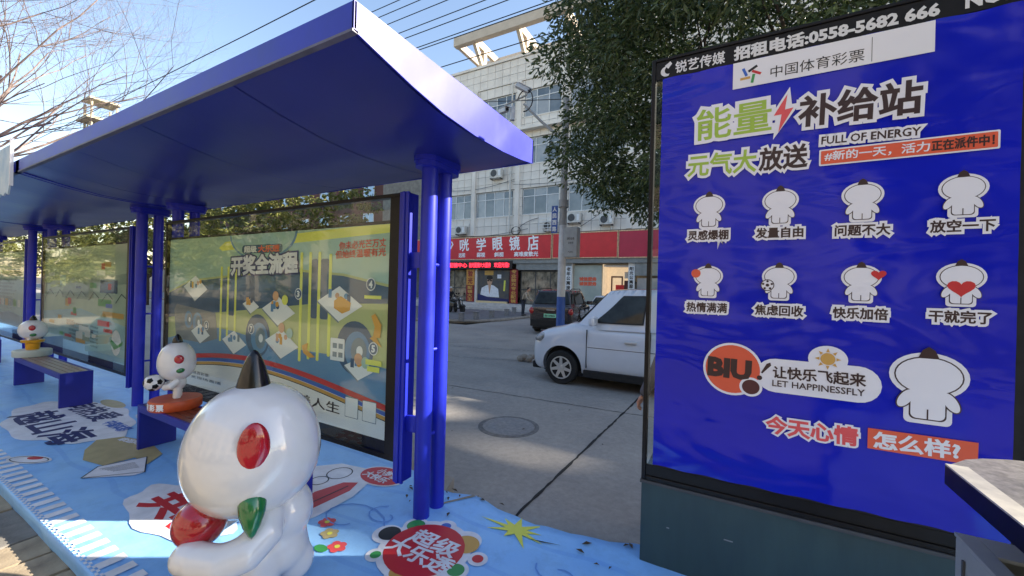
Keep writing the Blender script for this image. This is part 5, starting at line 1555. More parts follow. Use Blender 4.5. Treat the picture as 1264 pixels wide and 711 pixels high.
def make_car(name, label, cat, loc, rz, paint, L=4.4, Wd=1.82, H=1.75, wr=.31, fx=.60, rx=3.25, hood=1.02, belt=1.12, ws0=1.02, ws1=1.72, bz=None, rear0=None, sedan=False, trim=True):
    """Local x runs from the nose (0) to the tail (L); y across; z up from the ground."""
    t = thing(name, label, cat, loc, rz)
    h2 = Wd / 2
    # lower body: stations along x
    st = [  # x, zbot, ztop, halfwidth
        (0.00, .38, .66, h2 * .62), (0.05, .26, .80, h2 * .76), (0.16, .20, .93, h2 * .90), (0.38, .19, hood - .03, h2 * .97), (0.75, .19, hood + .04, h2), (ws0, .19, hood + .13, h2),
        (ws0 + .45, .19, belt, h2), (L * .5, .19, belt + .02, h2), (L * .75, .19, belt + .05, h2)]
    if sedan:
        st += [(L - .75, .20, belt + .04, h2 * .99), (L - .25, .24, belt + .0, h2 * .95), (L - .07, .30, belt - .06, h2 * .9), (L, .42, belt - .16, h2 * .8)]
    else:
        st += [(L - .3, .20, belt + .06, h2 * .97), (L - .08, .26, belt + .04, h2 * .93), (L, .36, belt - .02, h2 * .86)]
    mb = MB(); ring = []
    for x, zb, zt, hw in st:
        hh = zt - zb
        pr_ = [(0, zb), (hw * .80, zb), (hw * .93, zb + hh * .06), (hw * .985, zb + hh * .25), (hw, zb + hh * .50), (hw * .99, zb + hh * .72), (hw * .955, zb + hh * .90), (hw * .88, zt - .008), (hw * .5, zt + .012), (0, zt + .018)]
        ring.append([(x, y, z) for y, z in pr_] + [(x, -y, z) for y, z in pr_[-2:0:-1]])
    m = len(ring[0])
    mb.add([v for r_ in ring for v in r_], [(i * m + j, i * m + (j + 1) % m, (i + 1) * m + (j + 1) % m, (i + 1) * m + j) for i in range(len(ring) - 1) for j in range(m)] + [tuple(range(m)), tuple(range(len(ring) * m - 1, (len(ring) - 1) * m - 1, -1))])
    body = part('body', mb, paint, t)
    # cut the wheel arches
    cut = MB()
    for x in (fx, rx):
        cut.lathe([(wr + .075, -h2 - .2), (wr + .075, h2 + .2)], 40, (x, 0, wr + .02), rot=Matrix.Rotation(R(90), 3, 'X'))
    co = part('cut', cut, paint, None)
    co.parent = t
    bpy.context.view_layer.update()
    sub = body.modifiers.new('s', 'SUBSURF'); sub.levels = 2; sub.render_levels = 2
    bo = body.modifiers.new('b', 'BOOLEAN'); bo.object = co; bo.operation = 'DIFFERENCE'; bo.solver = 'EXACT'
    dg = bpy.context.evaluated_depsgraph_get()
    me = bpy.data.meshes.new_from_object(body.evaluated_get(dg))
    body.modifiers.clear(); body.data = me
    me.polygons.foreach_set('use_smooth', [True] * len(me.polygons)); me.set_sharp_from_angle(angle=R(40))
    bpy.data.objects.remove(co)
    part('wheel_well', MB().box(fx - .42, fx + .42, -h2 + .22, h2 - .22, .2, .78).box(rx - .42, rx + .42, -h2 + .22, h2 - .22, .2, .78), MT['black_matte'], t)
    part('underbody', MB().box(.35, L - .3, -h2 + .12, h2 - .12, .17, .26), MT['black_matte'], t)
    for sd in (-1, 1):
        wheel(t, fx, sd * (h2 - .12), wr, -sd)
        wheel(t, rx, sd * (h2 - .12), wr, -sd)
    # greenhouse
    if rear0 is None: rear0 = (L - .10, L - .42) if not sedan else (L - .55, L - 1.25)
    g0 = [(ws0 + .05, h2 * .84, belt + .0), (ws0 + .62, h2 * .95, belt + .0), (L * .5, h2 * .95, belt + .01), (rear0[0] - .3, h2 * .93, belt + .04), (rear0[0], h2 * .84, belt + .04)]
    g1 = [(ws1, h2 * .62, H - .04), (ws1 + .30, h2 * .74, H - .015), (L * .5, h2 * .76, H), (rear0[1] - .2, h2 * .74, H - .02), (rear0[1], h2 * .66, H - .05)]
    n = 5
    cb = MB()
    def grid(fn, nu, nv):
        cb.add([fn(i / nu, j / nv) for i in range(nu + 1) for j in range(nv + 1)], [(i * (nv + 1) + j, (i + 1) * (nv + 1) + j, (i + 1) * (nv + 1) + j + 1, i * (nv + 1) + j + 1) for i in range(nu) for j in range(nv)])
    def bil(a, b, c, d):
        a, b, c, d = map(Vector, (a, b, c, d))
        return lambda u, v: (a * (1 - u) + b * u) * (1 - v) + (d * (1 - u) + c * u) * v
    dn = lambda p: (p[0], p[1], p[2] - .05)
    my = lambda p: (p[0], -p[1], p[2])
    for i in range(n - 1):
        grid(bil(dn(g0[i]), dn(g0[i + 1]), g1[i + 1], g1[i]), 6, 6)
        grid(bil(my(dn(g0[i])), my(dn(g0[i + 1])), my(g1[i + 1]), my(g1[i])), 6, 6)
        grid(lambda u, v, i=i: Vector(bil(g1[i], g1[i + 1], my(g1[i + 1]), my(g1[i]))(u, v)) + Vector((0, 0, .03 * math.sin(math.pi * v))), 3, 10)
    grid(lambda u, v: Vector(bil(dn(g0[0]), g1[0], my(g1[0]), my(dn(g0[0])))(u, v)) + Vector((-.05 * math.sin(math.pi * v) * (1 - u), 0, .03 * math.sin(math.pi * v) * u)), 6, 10)
    grid(lambda u, v: Vector(bil(dn(g0[-1]), g1[-1], my(g1[-1]), my(dn(g0[-1])))(u, v)) + Vector((0, 0, .03 * math.sin(math.pi * v) * u)), 6, 10)
    me_ = cb.mesh('cabin', paint)
    bm_ = bmesh.new(); bm_.from_mesh(me_); bmesh.ops.remove_doubles(bm_, verts=bm_.verts, dist=.0015); bm_.to_mesh(me_); bm_.free()
    cab = link('cabin', me_, t, smooth=True, angle=38)
    def lerp(a, b, k): return tuple(a[q] + (b[q] - a[q]) * k for q in range(3))
    def pane(c, off, nm='window_glass', inset=.0):
        c = [Vector(p) for p in c]
        nn = (c[1] - c[0]).cross(c[2] - c[0]).normalized() * off
        mb = MB(); mb.add([p + nn for p in c] + [p - nn * .3 for p in c], [(0, 1, 2, 3), (7, 6, 5, 4), (0, 4, 5, 1), (1, 5, 6, 2), (2, 6, 7, 3), (3, 7, 4, 0)])
        return part(nm, mb, MT['carglass'], t)
    def sidept(u, v, sd):
        # u: 0..4 along the stations, v: 0..1 height
        i = min(int(u), n - 2); k = u - i
        a = lerp(g0[i], g0[i + 1], k); b = lerp(g1[i], g1[i + 1], k)
        p = lerp(a, b, v)
        return (p[0], p[1] * sd, p[2])
    def sidepane(us, v0, v1, sd, off=.012, m=8):
        # us: (u at bottom front, u at bottom rear, u at top rear, u at top front)
        mb = MB(); P_ = []
        for i in range(m + 1):
            for j in range(m + 1):
                a_, b_ = i / m, j / m
                u = (us[0] * (1 - a_) + us[1] * a_) * (1 - b_) + (us[3] * (1 - a_) + us[2] * a_) * b_
                v = v0 + (v1 - v0) * b_
                p = sidept(u, v, sd); P_.append((p[0], p[1] + sd * off, p[2] + off * .3))
        mb.add(P_, [(i * (m + 1) + j, (i + 1) * (m + 1) + j, (i + 1) * (m + 1) + j + 1, i * (m + 1) + j + 1) for i in range(m) for j in range(m)])
        part('window_seal', mb, MT['black_matte'], t, smooth='all')
        mb = MB(); P_ = []
        for i in range(m + 1):
            for j in range(m + 1):
                a_, b_ = .03 + .94 * i / m, .04 + .92 * j / m
                u = (us[0] * (1 - a_) + us[1] * a_) * (1 - b_) + (us[3] * (1 - a_) + us[2] * a_) * b_
                v = v0 + (v1 - v0) * b_
                p = sidept(u, v, sd); P_.append((p[0], p[1] + sd * (off + .003), p[2] + off * .3))
        mb.add(P_, [(i * (m + 1) + j, (i + 1) * (m + 1) + j, (i + 1) * (m + 1) + j + 1, i * (m + 1) + j + 1) for i in range(m) for j in range(m)])
        part('window_glass', mb, MT['carglass'], t, smooth='all')
    for sd in (-1, 1):
        sidepane((.55, 1.86, 1.86, 1.05), .10, .84, sd)
        sidepane((2.06, 2.92, 2.88, 2.06), .10, .84, sd)
        sidepane((3.04, 3.74, 3.50, 3.02), .14, .80, sd)
        # door shut lines, handle, mirror
        ysd = lambda x: sd * (h2 + .0015)
        for (x, za, zb) in ((ws0 + .32, .30, belt - .03), (L * .5 + .02, .30, belt), (L * .75, .5, belt + .02)):
            part('door_seam', MB().box(x - .006, x + .006, min(sd * (h2 - .03), sd * (h2 + .0012)), max(sd * (h2 - .03), sd * (h2 + .0012)), za + .06, zb - .03), MT['black_matte'], t)
        for x in (L * .5 - .30, L * .75 - .25):
            part('door_handle', MB().box(x - .10, x + .10, min(sd * (h2 - .02), sd * (h2 + .03)), max(sd * (h2 - .02), sd * (h2 + .03)), belt - .25, belt - .205), MT['rim'] if trim else paint, t, bevel=.012)
        part('side_crease', MB().box(ws0 + .34, L - .5, min(sd * (h2 - .03), sd * (h2 + .0008)), max(sd * (h2 - .03), sd * (h2 + .0008)), belt - .375, belt - .367), MT['black_matte'], t)  # flat black strip paints the shade line of a body crease
        part('mirror', MB().box(ws0 + .40, ws0 + .50, min(sd * (h2 - .10), sd * (h2 + .19)), max(sd * (h2 - .10), sd * (h2 + .19)), belt + .02, belt + .19), paint, t, bevel=.045, seg=3, smooth=True)
        part('sill_trim', MB().box(fx + wr + .12, rx - wr - .12, min(sd * (h2 - .06), sd * (h2 + .004)), max(sd * (h2 - .06), sd * (h2 + .004)), .19, .32), MT['black_matte'], t, bevel=.01)
        part('headlamp', MB().ball((.27, sd * h2 * .875, hood - .20), .14, .060, .075, rot=Matrix.Rotation(R(-22), 3, 'Y') @ Matrix.Rotation(sd * R(-28), 3, 'Z')), MT['lampclear'], t, smooth='all')
        part('tail_lamp', MB().ball((L - .06, sd * h2 * .84, belt - .18), .09, .10, .13), MT['lampred'], t, smooth='all')
    # windscreen and rear glass
    def mid(a, b, k): return tuple(a[q] + (b[q] - a[q]) * k for q in range(3))
    A, B = g0[0], g1[0]
    pane([(mid(A, B, .08)[0] - .01, -A[1] * .92, mid(A, B, .08)[2]), (mid(A, B, .08)[0] - .01, A[1] * .92, mid(A, B, .08)[2]), (mid(A, B, .92)[0] - .01, B[1] * .95, mid(A, B, .92)[2]), (mid(A, B, .92)[0] - .01, -B[1] * .95, mid(A, B, .92)[2])], -.012, 'windscreen')
    A, B = g0[-1], g1[-1]
    pane([(mid(A, B, .12)[0] + .01, -A[1] * .90, mid(A, B, .12)[2]), (mid(A, B, .12)[0] + .01, A[1] * .90, mid(A, B, .12)[2]), (mid(A, B, .90)[0] + .01, B[1] * .93, mid(A, B, .90)[2]), (mid(A, B, .90)[0] + .01, -B[1] * .93, mid(A, B, .90)[2])], .012, 'rear_glass')
    part('front_grille', MB().box(-.012, .05, -h2 * .5, h2 * .5, .50, .66), MT['black'], t, bevel=.01)
    part('front_bumper_trim', MB().box(.01, .20, -h2 * .72, h2 * .72, .20, .33), MT['black_matte'], t, bevel=.02)
    part('rear_bumper', MB().box(L - .22, L + .05, -h2 * .86, h2 * .86, .30, .58), MT['black_matte'] if not sedan else paint, t, bevel=.03)
    return t
MT['pearl'] = mat('pearl_white_paint', (.62, .66, .72), .28, coat=1.0, var=.04, vscale=2)
MT['suvdark'] = mat('dark_brown_car_paint', (.030, .024, .026), .25, coat=1.0)
MT['sedanw'] = mat('white_car_paint', (.62, .64, .66), .3, coat=.8)
car = make_car('white_car', 'pearl white high-riding car crossing behind the lightbox, nose to the left', 'car', (-3.40, 7.76, -.15), 0, MT['pearl'], fx=.70, rx=3.35, L=4.5, hood=1.04, belt=1.10, ws0=.86, ws1=1.50, H=1.78)
suv = make_car('parked_suv', 'dark brown parked SUV seen from behind with a pale green number plate', 'SUV', (-6.63, 18.5, -.15), R(-82), MT['suvdark'], L=4.5, Wd=1.85, H=1.72, wr=.34, fx=.85, rx=3.5, hood=.98, belt=1.08)
pl_ = part('number_plate', MB().box(4.56, 4.575, -.24, .24, .66, .80), mat('plate_green', srgb(150, 225, 190), .4), suv)
pp = Print((4.576, 0, 0), (0, 1, 0), (0, 0, 1), pl_, .004)
pp.text('皖K·DF8626', -.20, .73, .20, .73, .09, 0, 'p_black', .02)
pp.done()
part('badge_strip', MB().box(4.50, 4.515, -.16, .16, .93, .96), MT['rim'], suv)
part('roof_rail', MB().tube([(1.9, .62, 1.72), (2.2, .64, 1.78), (3.7, .64, 1.77), (3.95, .62, 1.70)], .018, 6), MT['black'], suv)
part('roof_rail', MB().tube([(1.9, -.62, 1.72), (2.2, -.64, 1.78), (3.7, -.64, 1.77), (3.95, -.62, 1.70)], .018, 6), MT['black'], suv)
make_car('parked_sedan', 'white saloon parked beyond the dark SUV, its rear turned to the road', 'car', (-5.6, 23.75, -.15), R(-90), MT['sedanw'], L=4.5, Wd=1.8, H=1.47, wr=.31, fx=.85, rx=3.45, hood=.86, belt=.92, ws0=1.15, ws1=1.95, sedan=True)
make_car('parked_hatchback', 'small white car parked beyond the passing white car, mostly hidden by it', 'car', (-3.3, 19.2, -.15), R(75), MT['sedanw'], L=3.9, Wd=1.7, H=1.5, wr=.30, fx=.75, rx=3.1, hood=.9, belt=.98)

# ------------------------------------------------------------------ scooters
def scooter(loc, rz, label, paint):
    t = thing('scooter', label, 'scooter', loc, rz)
    for x in (0, 1.25):
        q = Matrix.Rotation(R(90), 3, 'X')
        w_ = part('wheel', MB().lathe([(.13, -.05), (.21, -.055), (.235, -.02), (.235, .02), (.21, .055), (.13, .05)], 24, (x, 0, .235), rot=q), MT['tyre'], t, smooth=True)
        part('rim', MB().lathe([(.14, -.03), (.14, .03), (.02, .05)], 16, (x, 0, .235), rot=q), MT['rim'], w_)
    part('front_shield', MB().obox((.22, 0, .62), (.06, .38, .62), rot=Matrix.Rotation(R(18), 3, 'Y')).obox((.02, 0, .46), (.42, .16, .06), rot=Matrix.Rotation(R(8), 3, 'Y')), paint, t, bevel=.03, seg=3)
    part('floorboard', MB().box(.25, .75, -.14, .14, .26, .32), MT['black_matte'], t, bevel=.02)
    part('rear_body', MB().obox((1.02, 0, .52), (.72, .28, .34), rot=Matrix.Rotation(R(-8), 3, 'Y')), paint, t, bevel=.07, seg=3)
    part('seat', MB().obox((.98, 0, .75), (.66, .26, .10), rot=Matrix.Rotation(R(-4), 3, 'Y')), MT['black_matte'], t, bevel=.04, seg=3)
    part('fork', MB().tube([(0, 0, .235), (.24, 0, .95)], .025, 8), MT['rim'], t)
    part('handlebar', MB().tube([(.34, -.33, .98), (.25, -.15, 1.0), (.24, 0, .97), (.25, .15, 1.0), (.34, .33, .98)], .016, 8), MT['black_matte'], t)
    part('headlamp', MB().ball((.17, 0, .86), .07, .10, .07), MT['lampclear'], t, smooth='all')
    for sy in (-1, 1):
        part('mirror', MB().tube([(.27, sy * .22, .99), (.24, sy * .30, 1.18)], .008, 6).ball((.24, sy * .31, 1.2), .02, .07, .045, 12, 8), MT['black'], t)
    part('mudguard', MB().tube([(-.24, 0, .42), (-.14, 0, .50), (0, 0, .52), (.14, 0, .47)], .055, 10), paint, t, smooth=True)
    return t
MT['scpaint'] = mat('scooter_black', (.015, .016, .018), .3, coat=.6)
scooter((-14.35, 19.9, -.03), R(165), 'black scooter parked on the pavement in front of the shop steps beside the near column', MT['scpaint'])
scooter((-15.33, 20.5, -.03), R(150), 'second dark scooter, ridden by the person in black, half hidden behind the near column', MT['scpaint'])
scooter((1.15, 7.2, -.15), R(200), 'cream scooter glimpsed through the glass strip of the lightbox', mat('scooter_cream', (.55, .50, .42), .35, coat=.5))

# bollards on the far pavement corner
MT['bolst'] = mat('bollard_granite', (.24, .24, .24), .8, var=.25, vscale=20)
for i, (x, y) in enumerate(((-11.30, 15.6), (-11.25, 16.8), (-11.25, 18.3), (-11.45, 20.3), (-12.2, 22.6))):
    t = thing('bollard', ('nearest', 'second', 'third', 'fourth', 'farthest')[i] + ' of the five short grey stone bollards along the pavement corner', 'bollard', (x, y, -.03), group='short stone bollards on the pavement corner')
    part('post', MB().box(-.11, .11, -.11, .11, 0, .34), MT['bolst'], t, bevel=.015)
    part('cap', MB().box(-.125, .125, -.125, .125, .341, .40), MT['bolst'], t, bevel=.02)

# ================================================================== PEOPLE
def skin_body(joints, edges, m, parent, name='body', lv=2):
    """joints: name -> (co, radius); one continuous skinned surface."""
    names = list(joints)
    me = bpy.data.meshes.new(name)
    me.from_pydata([joints[k][0] for k in names], [(names.index(a), names.index(b)) for a, b in edges], [])
    o = bpy.data.objects.new(name, me); COL.objects.link(o)
    sk = o.modifiers.new('sk', 'SKIN'); sk.use_smooth_shade = True
    lay = me.skin_vertices[0].data if me.skin_vertices else None
    if lay is None:
        bm = bmesh.new(); bm.from_mesh(me); bm.verts.layers.skin.verify(); bm.to_mesh(me); bm.free()
        lay = me.skin_vertices[0].data
    for i, k in enumerate(names):
        r = joints[k][1]
        lay[i].radius = (r, r) if not isinstance(r, tuple) else r
        lay[i].use_root = (i == 0)
    sb_ = o.modifiers.new('sb', 'SUBSURF'); sb_.levels = lv; sb_.render_levels = lv
    dg = bpy.context.evaluated_depsgraph_get()
    m2 = bpy.data.meshes.new_from_object(o.evaluated_get(dg))
    o.modifiers.clear(); o.data = m2; bpy.data.meshes.remove(me)
    m2.materials.clear(); m2.materials.append(m)
    m2.polygons.foreach_set('use_smooth', [True] * len(m2.polygons))
    o.parent = parent
    return o
MT['skin'] = mat('skin', (.50, .27, .18), .5, var=.06, vscale=12)
MT['hair'] = mat('dark_hair', (.010, .009, .009), .6)
def hand(parent, p, dirv, palm, side, s=1.0, curl=.5):
    """p wrist, dirv pointing to the fingertips, palm = palm normal, side = thumb direction."""
    d = Vector(dirv).normalized(); n = Vector(palm).normalized(); u = Vector(side).normalized(); p = Vector(p)
    J = {'w': (p, (.026 * s, .018 * s)), 'a': (p + d * .035 * s, (.034 * s, .015 * s)), 'b': (p + d * .075 * s, (.038 * s, .014 * s))}
    E_ = [('w', 'a'), ('a', 'b')]
    lens = (.070, .078, .073, .058)
    for i in range(4):
        off = u * ((1.5 - i) * .0195 * s)
        k0 = p + d * .080 * s + off
        c1, c2, c3 = curl * .6, curl * 1.4, curl * 2.0
        def dd(c): return (d * math.cos(c) + n * math.sin(c))
        L_ = lens[i] * s
        k1 = k0 + dd(c1) * L_ * .45; k2 = k1 + dd(c2) * L_ * .32; k3 = k2 + dd(c3) * L_ * .23
        for q, (kk, r) in enumerate(((k0, .0092), (k1, .0084), (k2, .0076), (k3, .0062))):
            J[f'f{i}{q}'] = (kk, r * s)
        E_ += [('b', f'f{i}0'), (f'f{i}0', f'f{i}1'), (f'f{i}1', f'f{i}2'), (f'f{i}2', f'f{i}3')]
    t0 = p + d * .025 * s + u * .030 * s; t1 = t0 + (d * .6 + u * .6 + n * .4).normalized() * .035 * s; t2 = t1 + (d * .85 + n * .45).normalized() * .028 * s
    J['t0'] = (t0, .011 * s); J['t1'] = (t1, .0095 * s); J['t2'] = (t2, .0075 * s)
    E_ += [('a', 't0'), ('t0', 't1'), ('t1', 't2')]
    J = {k: (tuple(v[0]), v[1]) for k, v in J.items()}
    return skin_body(J, E_, MT['skin'], parent, 'hand', 2)
def person(label, loc, rz, J, top, bottom, hands, cap=None, group=None):
    t = thing('person', label, 'person', loc, rz)
    ed = [('pelvis', 'waist'), ('waist', 'chest'), ('chest', 'neck0'), ('chest', 'shL'), ('chest', 'shR'), ('shL', 'elL'), ('elL', 'wrL'), ('shR', 'elR'), ('elR', 'wrR')]
    R0 = dict(pelvis=(.155, .11), waist=(.15, .105), chest=(.165, .12), neck0=.06, shL=.065, shR=.065, elL=.05, elR=.05, wrL=.042, wrR=.042)
    skin_body({k: (J[k], R0[k]) for k in R0}, ed, top, t, 'body')
    R1 = dict(pelvis=(.160, .115), hipL=.10, hipR=.10, knL=.072, knR=.072, anL=.055, anR=.055)
    skin_body({k: (J[k], R1[k]) for k in R1}, [('pelvis', 'hipL'), ('pelvis', 'hipR'), ('hipL', 'knL'), ('knL', 'anL'), ('hipR', 'knR'), ('knR', 'anR')], bottom, t, 'trousers')
    for a in ('anL', 'anR'):
        p = Vector(J[a]); part('shoe', MB().ball(p + Vector((.06, 0, -.045)), .14, .05, .045), MT['black_matte'], t, smooth='all')
    nk, hd_ = Vector(J['neck0']), Vector(J['head'])
    ax = (hd_ - nk).normalized()
    rot = ax.to_track_quat('Z', 'Y').to_matrix()
    # head: forward is +x
    hm = MB(); hm.tube([nk - ax * .03, nk + ax * .09], .052, 12)
    hm.ball(hd_, .098, .078, .118, rot=None); hm.ball(hd_ + Vector((.035, 0, -.055)), .062, .055, .065)
    hm.ball(hd_ + Vector((.100, 0, -.012)), .018, .013, .026, 10, 8)
    for sy in (-1, 1): hm.ball(hd_ + Vector((-.005, sy * .080, -.01)), .018, .010, .030, 10, 8)
    head = remesh(hm, 'head', MT['skin'], t, .010, 3)
    for sy in (-1, 1):
        part('eye', MB().ball(hd_ + Vector((.090, sy * .030, .005)), .012, .014, .009, 10, 8), MT['black'], head, smooth='all')
    part('mouth', MB().ball(hd_ + Vector((.088, 0, -.062)), .010, .024, .006, 10, 6), MT['p_red'], head, smooth='all')
    part('hair', MB().ball(hd_ + Vector((-.022, 0, .034)), .100, .088, .100), MT['hair'], t, smooth='all')
    if cap: part('cap', MB().ball(hd_ + Vector((-.01, 0, .06)), .112, .094, .085).ball(hd_ + Vector((.12, 0, .055)), .07, .07, .012), cap, t, smooth='all')
    for w_, e_ in (('wrL', 'elL'), ('wrR', 'elR')):
        d = (Vector(J[w_]) - Vector(J[e_])).normalized()
        sy = 1 if w_ == 'wrL' else -1
        hand(t, Vector(J[w_]) - d * .01, d, (0, -sy, 0) if abs(d.z) > .5 else (0, 0, -1), (1, 0, 0) if abs(d.z) > .5 else (0, -sy, 0), 1.0, hands)
    return t
MT['beige'] = mat('beige_jacket', (.42, .35, .26), .85, var=.1, vscale=8, bump=.3, bscale=20)
MT['blackcloth'] = mat('black_clothing', (.018, .018, .02), .85, var=.2, vscale=8, bump=.3, bscale=20)
MT['jeans'] = mat('dark_trousers', (.03, .035, .05), .85, var=.2, vscale=10)
MT['greycoat'] = mat('grey_coat', (.10, .10, .11), .85, var=.15, vscale=8)
standing = dict(pelvis=(0, 0, .95), waist=(0, 0, 1.12), chest=(0, 0, 1.34), neck0=(0, 0, 1.48), head=(.03, 0, 1.64), shL=(0, .17, 1.41), shR=(0, -.17, 1.41), elL=(.0, .23, 1.14), elR=(.0, -.23, 1.14), wrL=(.07, .24, .89), wrR=(.07, -.24, .89),
                hipL=(0, .09, .88), hipR=(0, -.09, .88), knL=(.02, .10, .50), knR=(.02, -.10, .50), anL=(0, .10, .09), anR=(0, -.10, .09))
stoop = dict(standing); stoop.update(waist=(.05, 0, 1.10), chest=(.19, 0, 1.28), neck0=(.26, 0, 1.44), head=(.34, 0, 1.58), shL=(.22, .17, 1.34), shR=(.22, -.17, 1.34), elL=(.30, .22, 1.08), elR=(.30, -.22, 1.08), wrL=(.48, .16, .95), wrR=(.48, -.16, .95))
person('person in a beige jacket stooping at the left rear of the dark SUV', (-10.75, 21.0, -.03), R(5), stoop, MT['beige'], MT['jeans'], .5)
sit = dict(standing); sit.update(pelvis=(0, 0, .80), waist=(.02, 0, .96), chest=(.08, 0, 1.18), neck0=(.11, 0, 1.32), head=(.15, 0, 1.48), shL=(.09, .17, 1.25), shR=(.09, -.17, 1.25), elL=(.24, .25, 1.02), elR=(.24, -.25, 1.02), wrL=(.46, .24, 1.00), wrR=(.46, -.24, 1.00),
           hipL=(.05, .10, .80), hipR=(.05, -.10, .80), knL=(.45, .13, .72), knR=(.45, -.13, .72), anL=(.40, .13, .34), anR=(.40, -.13, .34))
sc_a = R(150)
person('person in black with a pale cap sitting on a dark scooter by the steps', (-15.33 + .95 * math.cos(sc_a), 20.5 + .95 * math.sin(sc_a), -.03), sc_a + math.pi, sit, MT['blackcloth'], MT['blackcloth'], .9, cap=MT['pwhite'])
# person behind the lightbox: only the hand shows at its left edge
hid = dict(standing); hid.update(elL=(-.02, .26, 1.16), wrL=(.03, .36, .95))
person('person standing behind the lightbox, only one hand showing at its left edge', (-.205, 3.12, -.15), R(90), hid, MT['greycoat'], MT['jeans'], .5)

# ================================================================== TREES
def leaf_mat(name, c1, c2, rough=.45):
    m = mat(name, c1, rough, spec=.5)
    nt = m.node_tree; b = nt.nodes['Principled BSDF']
    g_ = nt.nodes.new('ShaderNodeNewGeometry')
    rp = nt.nodes.new('ShaderNodeValToRGB')
    rp.color_ramp.elements[0].color = tuple(c1[:3]) + (1,); rp.color_ramp.elements[1].color = tuple(c2[:3]) + (1,)
    nt.links.new(g_.outputs['Random Per Island'], rp.inputs[0])
    nt.links.new(rp.outputs[0], b.inputs['Base Color'])
    tr_ = nt.nodes.new('ShaderNodeBsdfTranslucent')
    nt.links.new(rp.outputs[0], tr_.inputs[0])
    mx = nt.nodes.new('ShaderNodeMixShader'); mx.inputs[0].default_value = .30
    nt.links.new(b.outputs[0], mx.inputs[1]); nt.links.new(tr_.outputs[0], mx.inputs[2])
    nt.links.new(mx.outputs[0], nt.nodes['Material Output'].inputs[0])
    return m
MT['bark'] = mat('bark', (.11, .085, .06), .9, col2=(.06, .045, .035), vscale=8, detail=7, bump=.5, bscale=25, bdist=.02)
MT['barkpale'] = mat('pale_twig_bark', (.40, .30, .26), .85, col2=(.13, .10, .09), vscale=6)
MT['leaf_dark'] = leaf_mat('dark_evergreen_leaf', (.040, .072, .026), (.130, .165, .055), .34)
MT['leaf_sun'] = leaf_mat('yellow_green_leaf', (.10, .12, .025), (.24, .23, .06), .5)

def leaf_cloud(clumps, per, ll, lw, seed, droop=.35):
    r = random.Random(seed)
    V, Fc = [], []
    for (cx_, cy_, cz_, cr) in clumps:
        for _ in range(int(per * (cr / .6) ** 2)):
            while True:
                a, b, c = r.uniform(-1, 1), r.uniform(-1, 1), r.uniform(-1, 1)
                q = a * a + b * b + c * c
                if .08 < q < 1: break
            p = Vector((cx_ + a * cr, cy_ + b * cr, cz_ + c * cr * .8))
            d = Vector((a + r.uniform(-.7, .7), b + r.uniform(-.7, .7), c * .4 - droop + r.uniform(-.6, .5))).normalized()
            s_ = d.cross(Vector((r.uniform(-1, 1), r.uniform(-1, 1), r.uniform(-.3, 1)))).normalized()
            k = r.uniform(.7, 1.25)
            L_, W_ = ll * k, lw * k
            n_ = d.cross(s_) * (W_ * .35)
            i = len(V)
            V += [p, p + d * L_ * .5 + s_ * W_ * .5 + n_, p + d * L_, p + d * L_ * .5 - s_ * W_ * .5 + n_]
            Fc += [(i, i + 1, i + 2), (i, i + 2, i + 3)]
    me = bpy.data.meshes.new('crown')
    me.from_pydata([tuple(v) for v in V], [], Fc)
    return me

def limb(mb, rr, p, d, L_, r0, depth, ends, spread=.6, up=.15, n=7, ratio=.68, seg=4, kids=3):
    pts = [p]; rad = [r0]
    q = Vector(p); dd = Vector(d).normalized()
    for i in range(seg):
        dd = (dd + Vector((rr.uniform(-.18, .18), rr.uniform(-.18, .18), rr.uniform(-.10, .18)))).normalized()
        q = q + dd * L_ / seg
        pts.append(q.copy()); rad.append(r0 * (1 - .5 * (i + 1) / seg))
    mb.tube(pts, rad, n, caps=False)
    if depth == 0:
        ends.append(q.copy()); return
    for k in range(kids):
        i = rr.randint(max(1, seg // 2), seg)
        ax = Vector((rr.uniform(-1, 1), rr.uniform(-1, 1), rr.uniform(-.3, .6))).normalized()
        nd = (dd + ax * spread + Vector((0, 0, up))).normalized()
        limb(mb, rr, pts[i], nd, L_ * ratio * rr.uniform(.8, 1.15), rad[i] * .72, depth - 1, ends, spread, up, max(3, n - 1), ratio, seg, kids)

def leafy_tree(name, label, loc, hgt, crown_r, crown_z, m, n_clump, per, ll, lw, seed, trunk_r=.22, group=None, squash=1.0, flat=None):
    rr = random.Random(seed)
    t = thing(name, label, 'tree', loc, group=group)
    mb = MB(); ends = []
    mb.tube([(0, 0, -.05), (.04, .02, hgt * .25), (-.03, .03, hgt * .45)], [trunk_r, trunk_r * .8, trunk_r * .7], 12)
    for k in range(6):
        a = k * 1.05 + rr.uniform(-.3, .3)
        limb(mb, rr, Vector((-.03, .03, hgt * (.38 + .02 * (k % 3)))), (math.cos(a) * .8, math.sin(a) * .8, .75), crown_r * .55, trunk_r * .45, 2, ends, .7, .1, 6, .7, 3, 3)
    part('trunk', mb, MT['bark'], t, smooth='all', fix=False)
    cl = []
    while len(cl) < n_clump:
        a, b, c = rr.uniform(-1, 1), rr.uniform(-1, 1), rr.uniform(-1, 1)
        q = a * a + b * b + c * c
        if q > 1 or q < .25: continue
        wob = 1 + .16 * math.sin(a * 5 + seed) * math.cos(b * 4 + c * 3)
        z = crown_z + c * crown_r * squash * wob
        if flat is not None and z < flat + .5 * rr.random(): continue
        cl.append((a * crown_r * wob, b * crown_r * wob, z, rr.uniform(.38, .72) * crown_r / 4.5))
    me = leaf_cloud(cl, per, ll, lw, seed)
    me.materials.append(m)
    link('crown', me, t, fix=False)
    return t
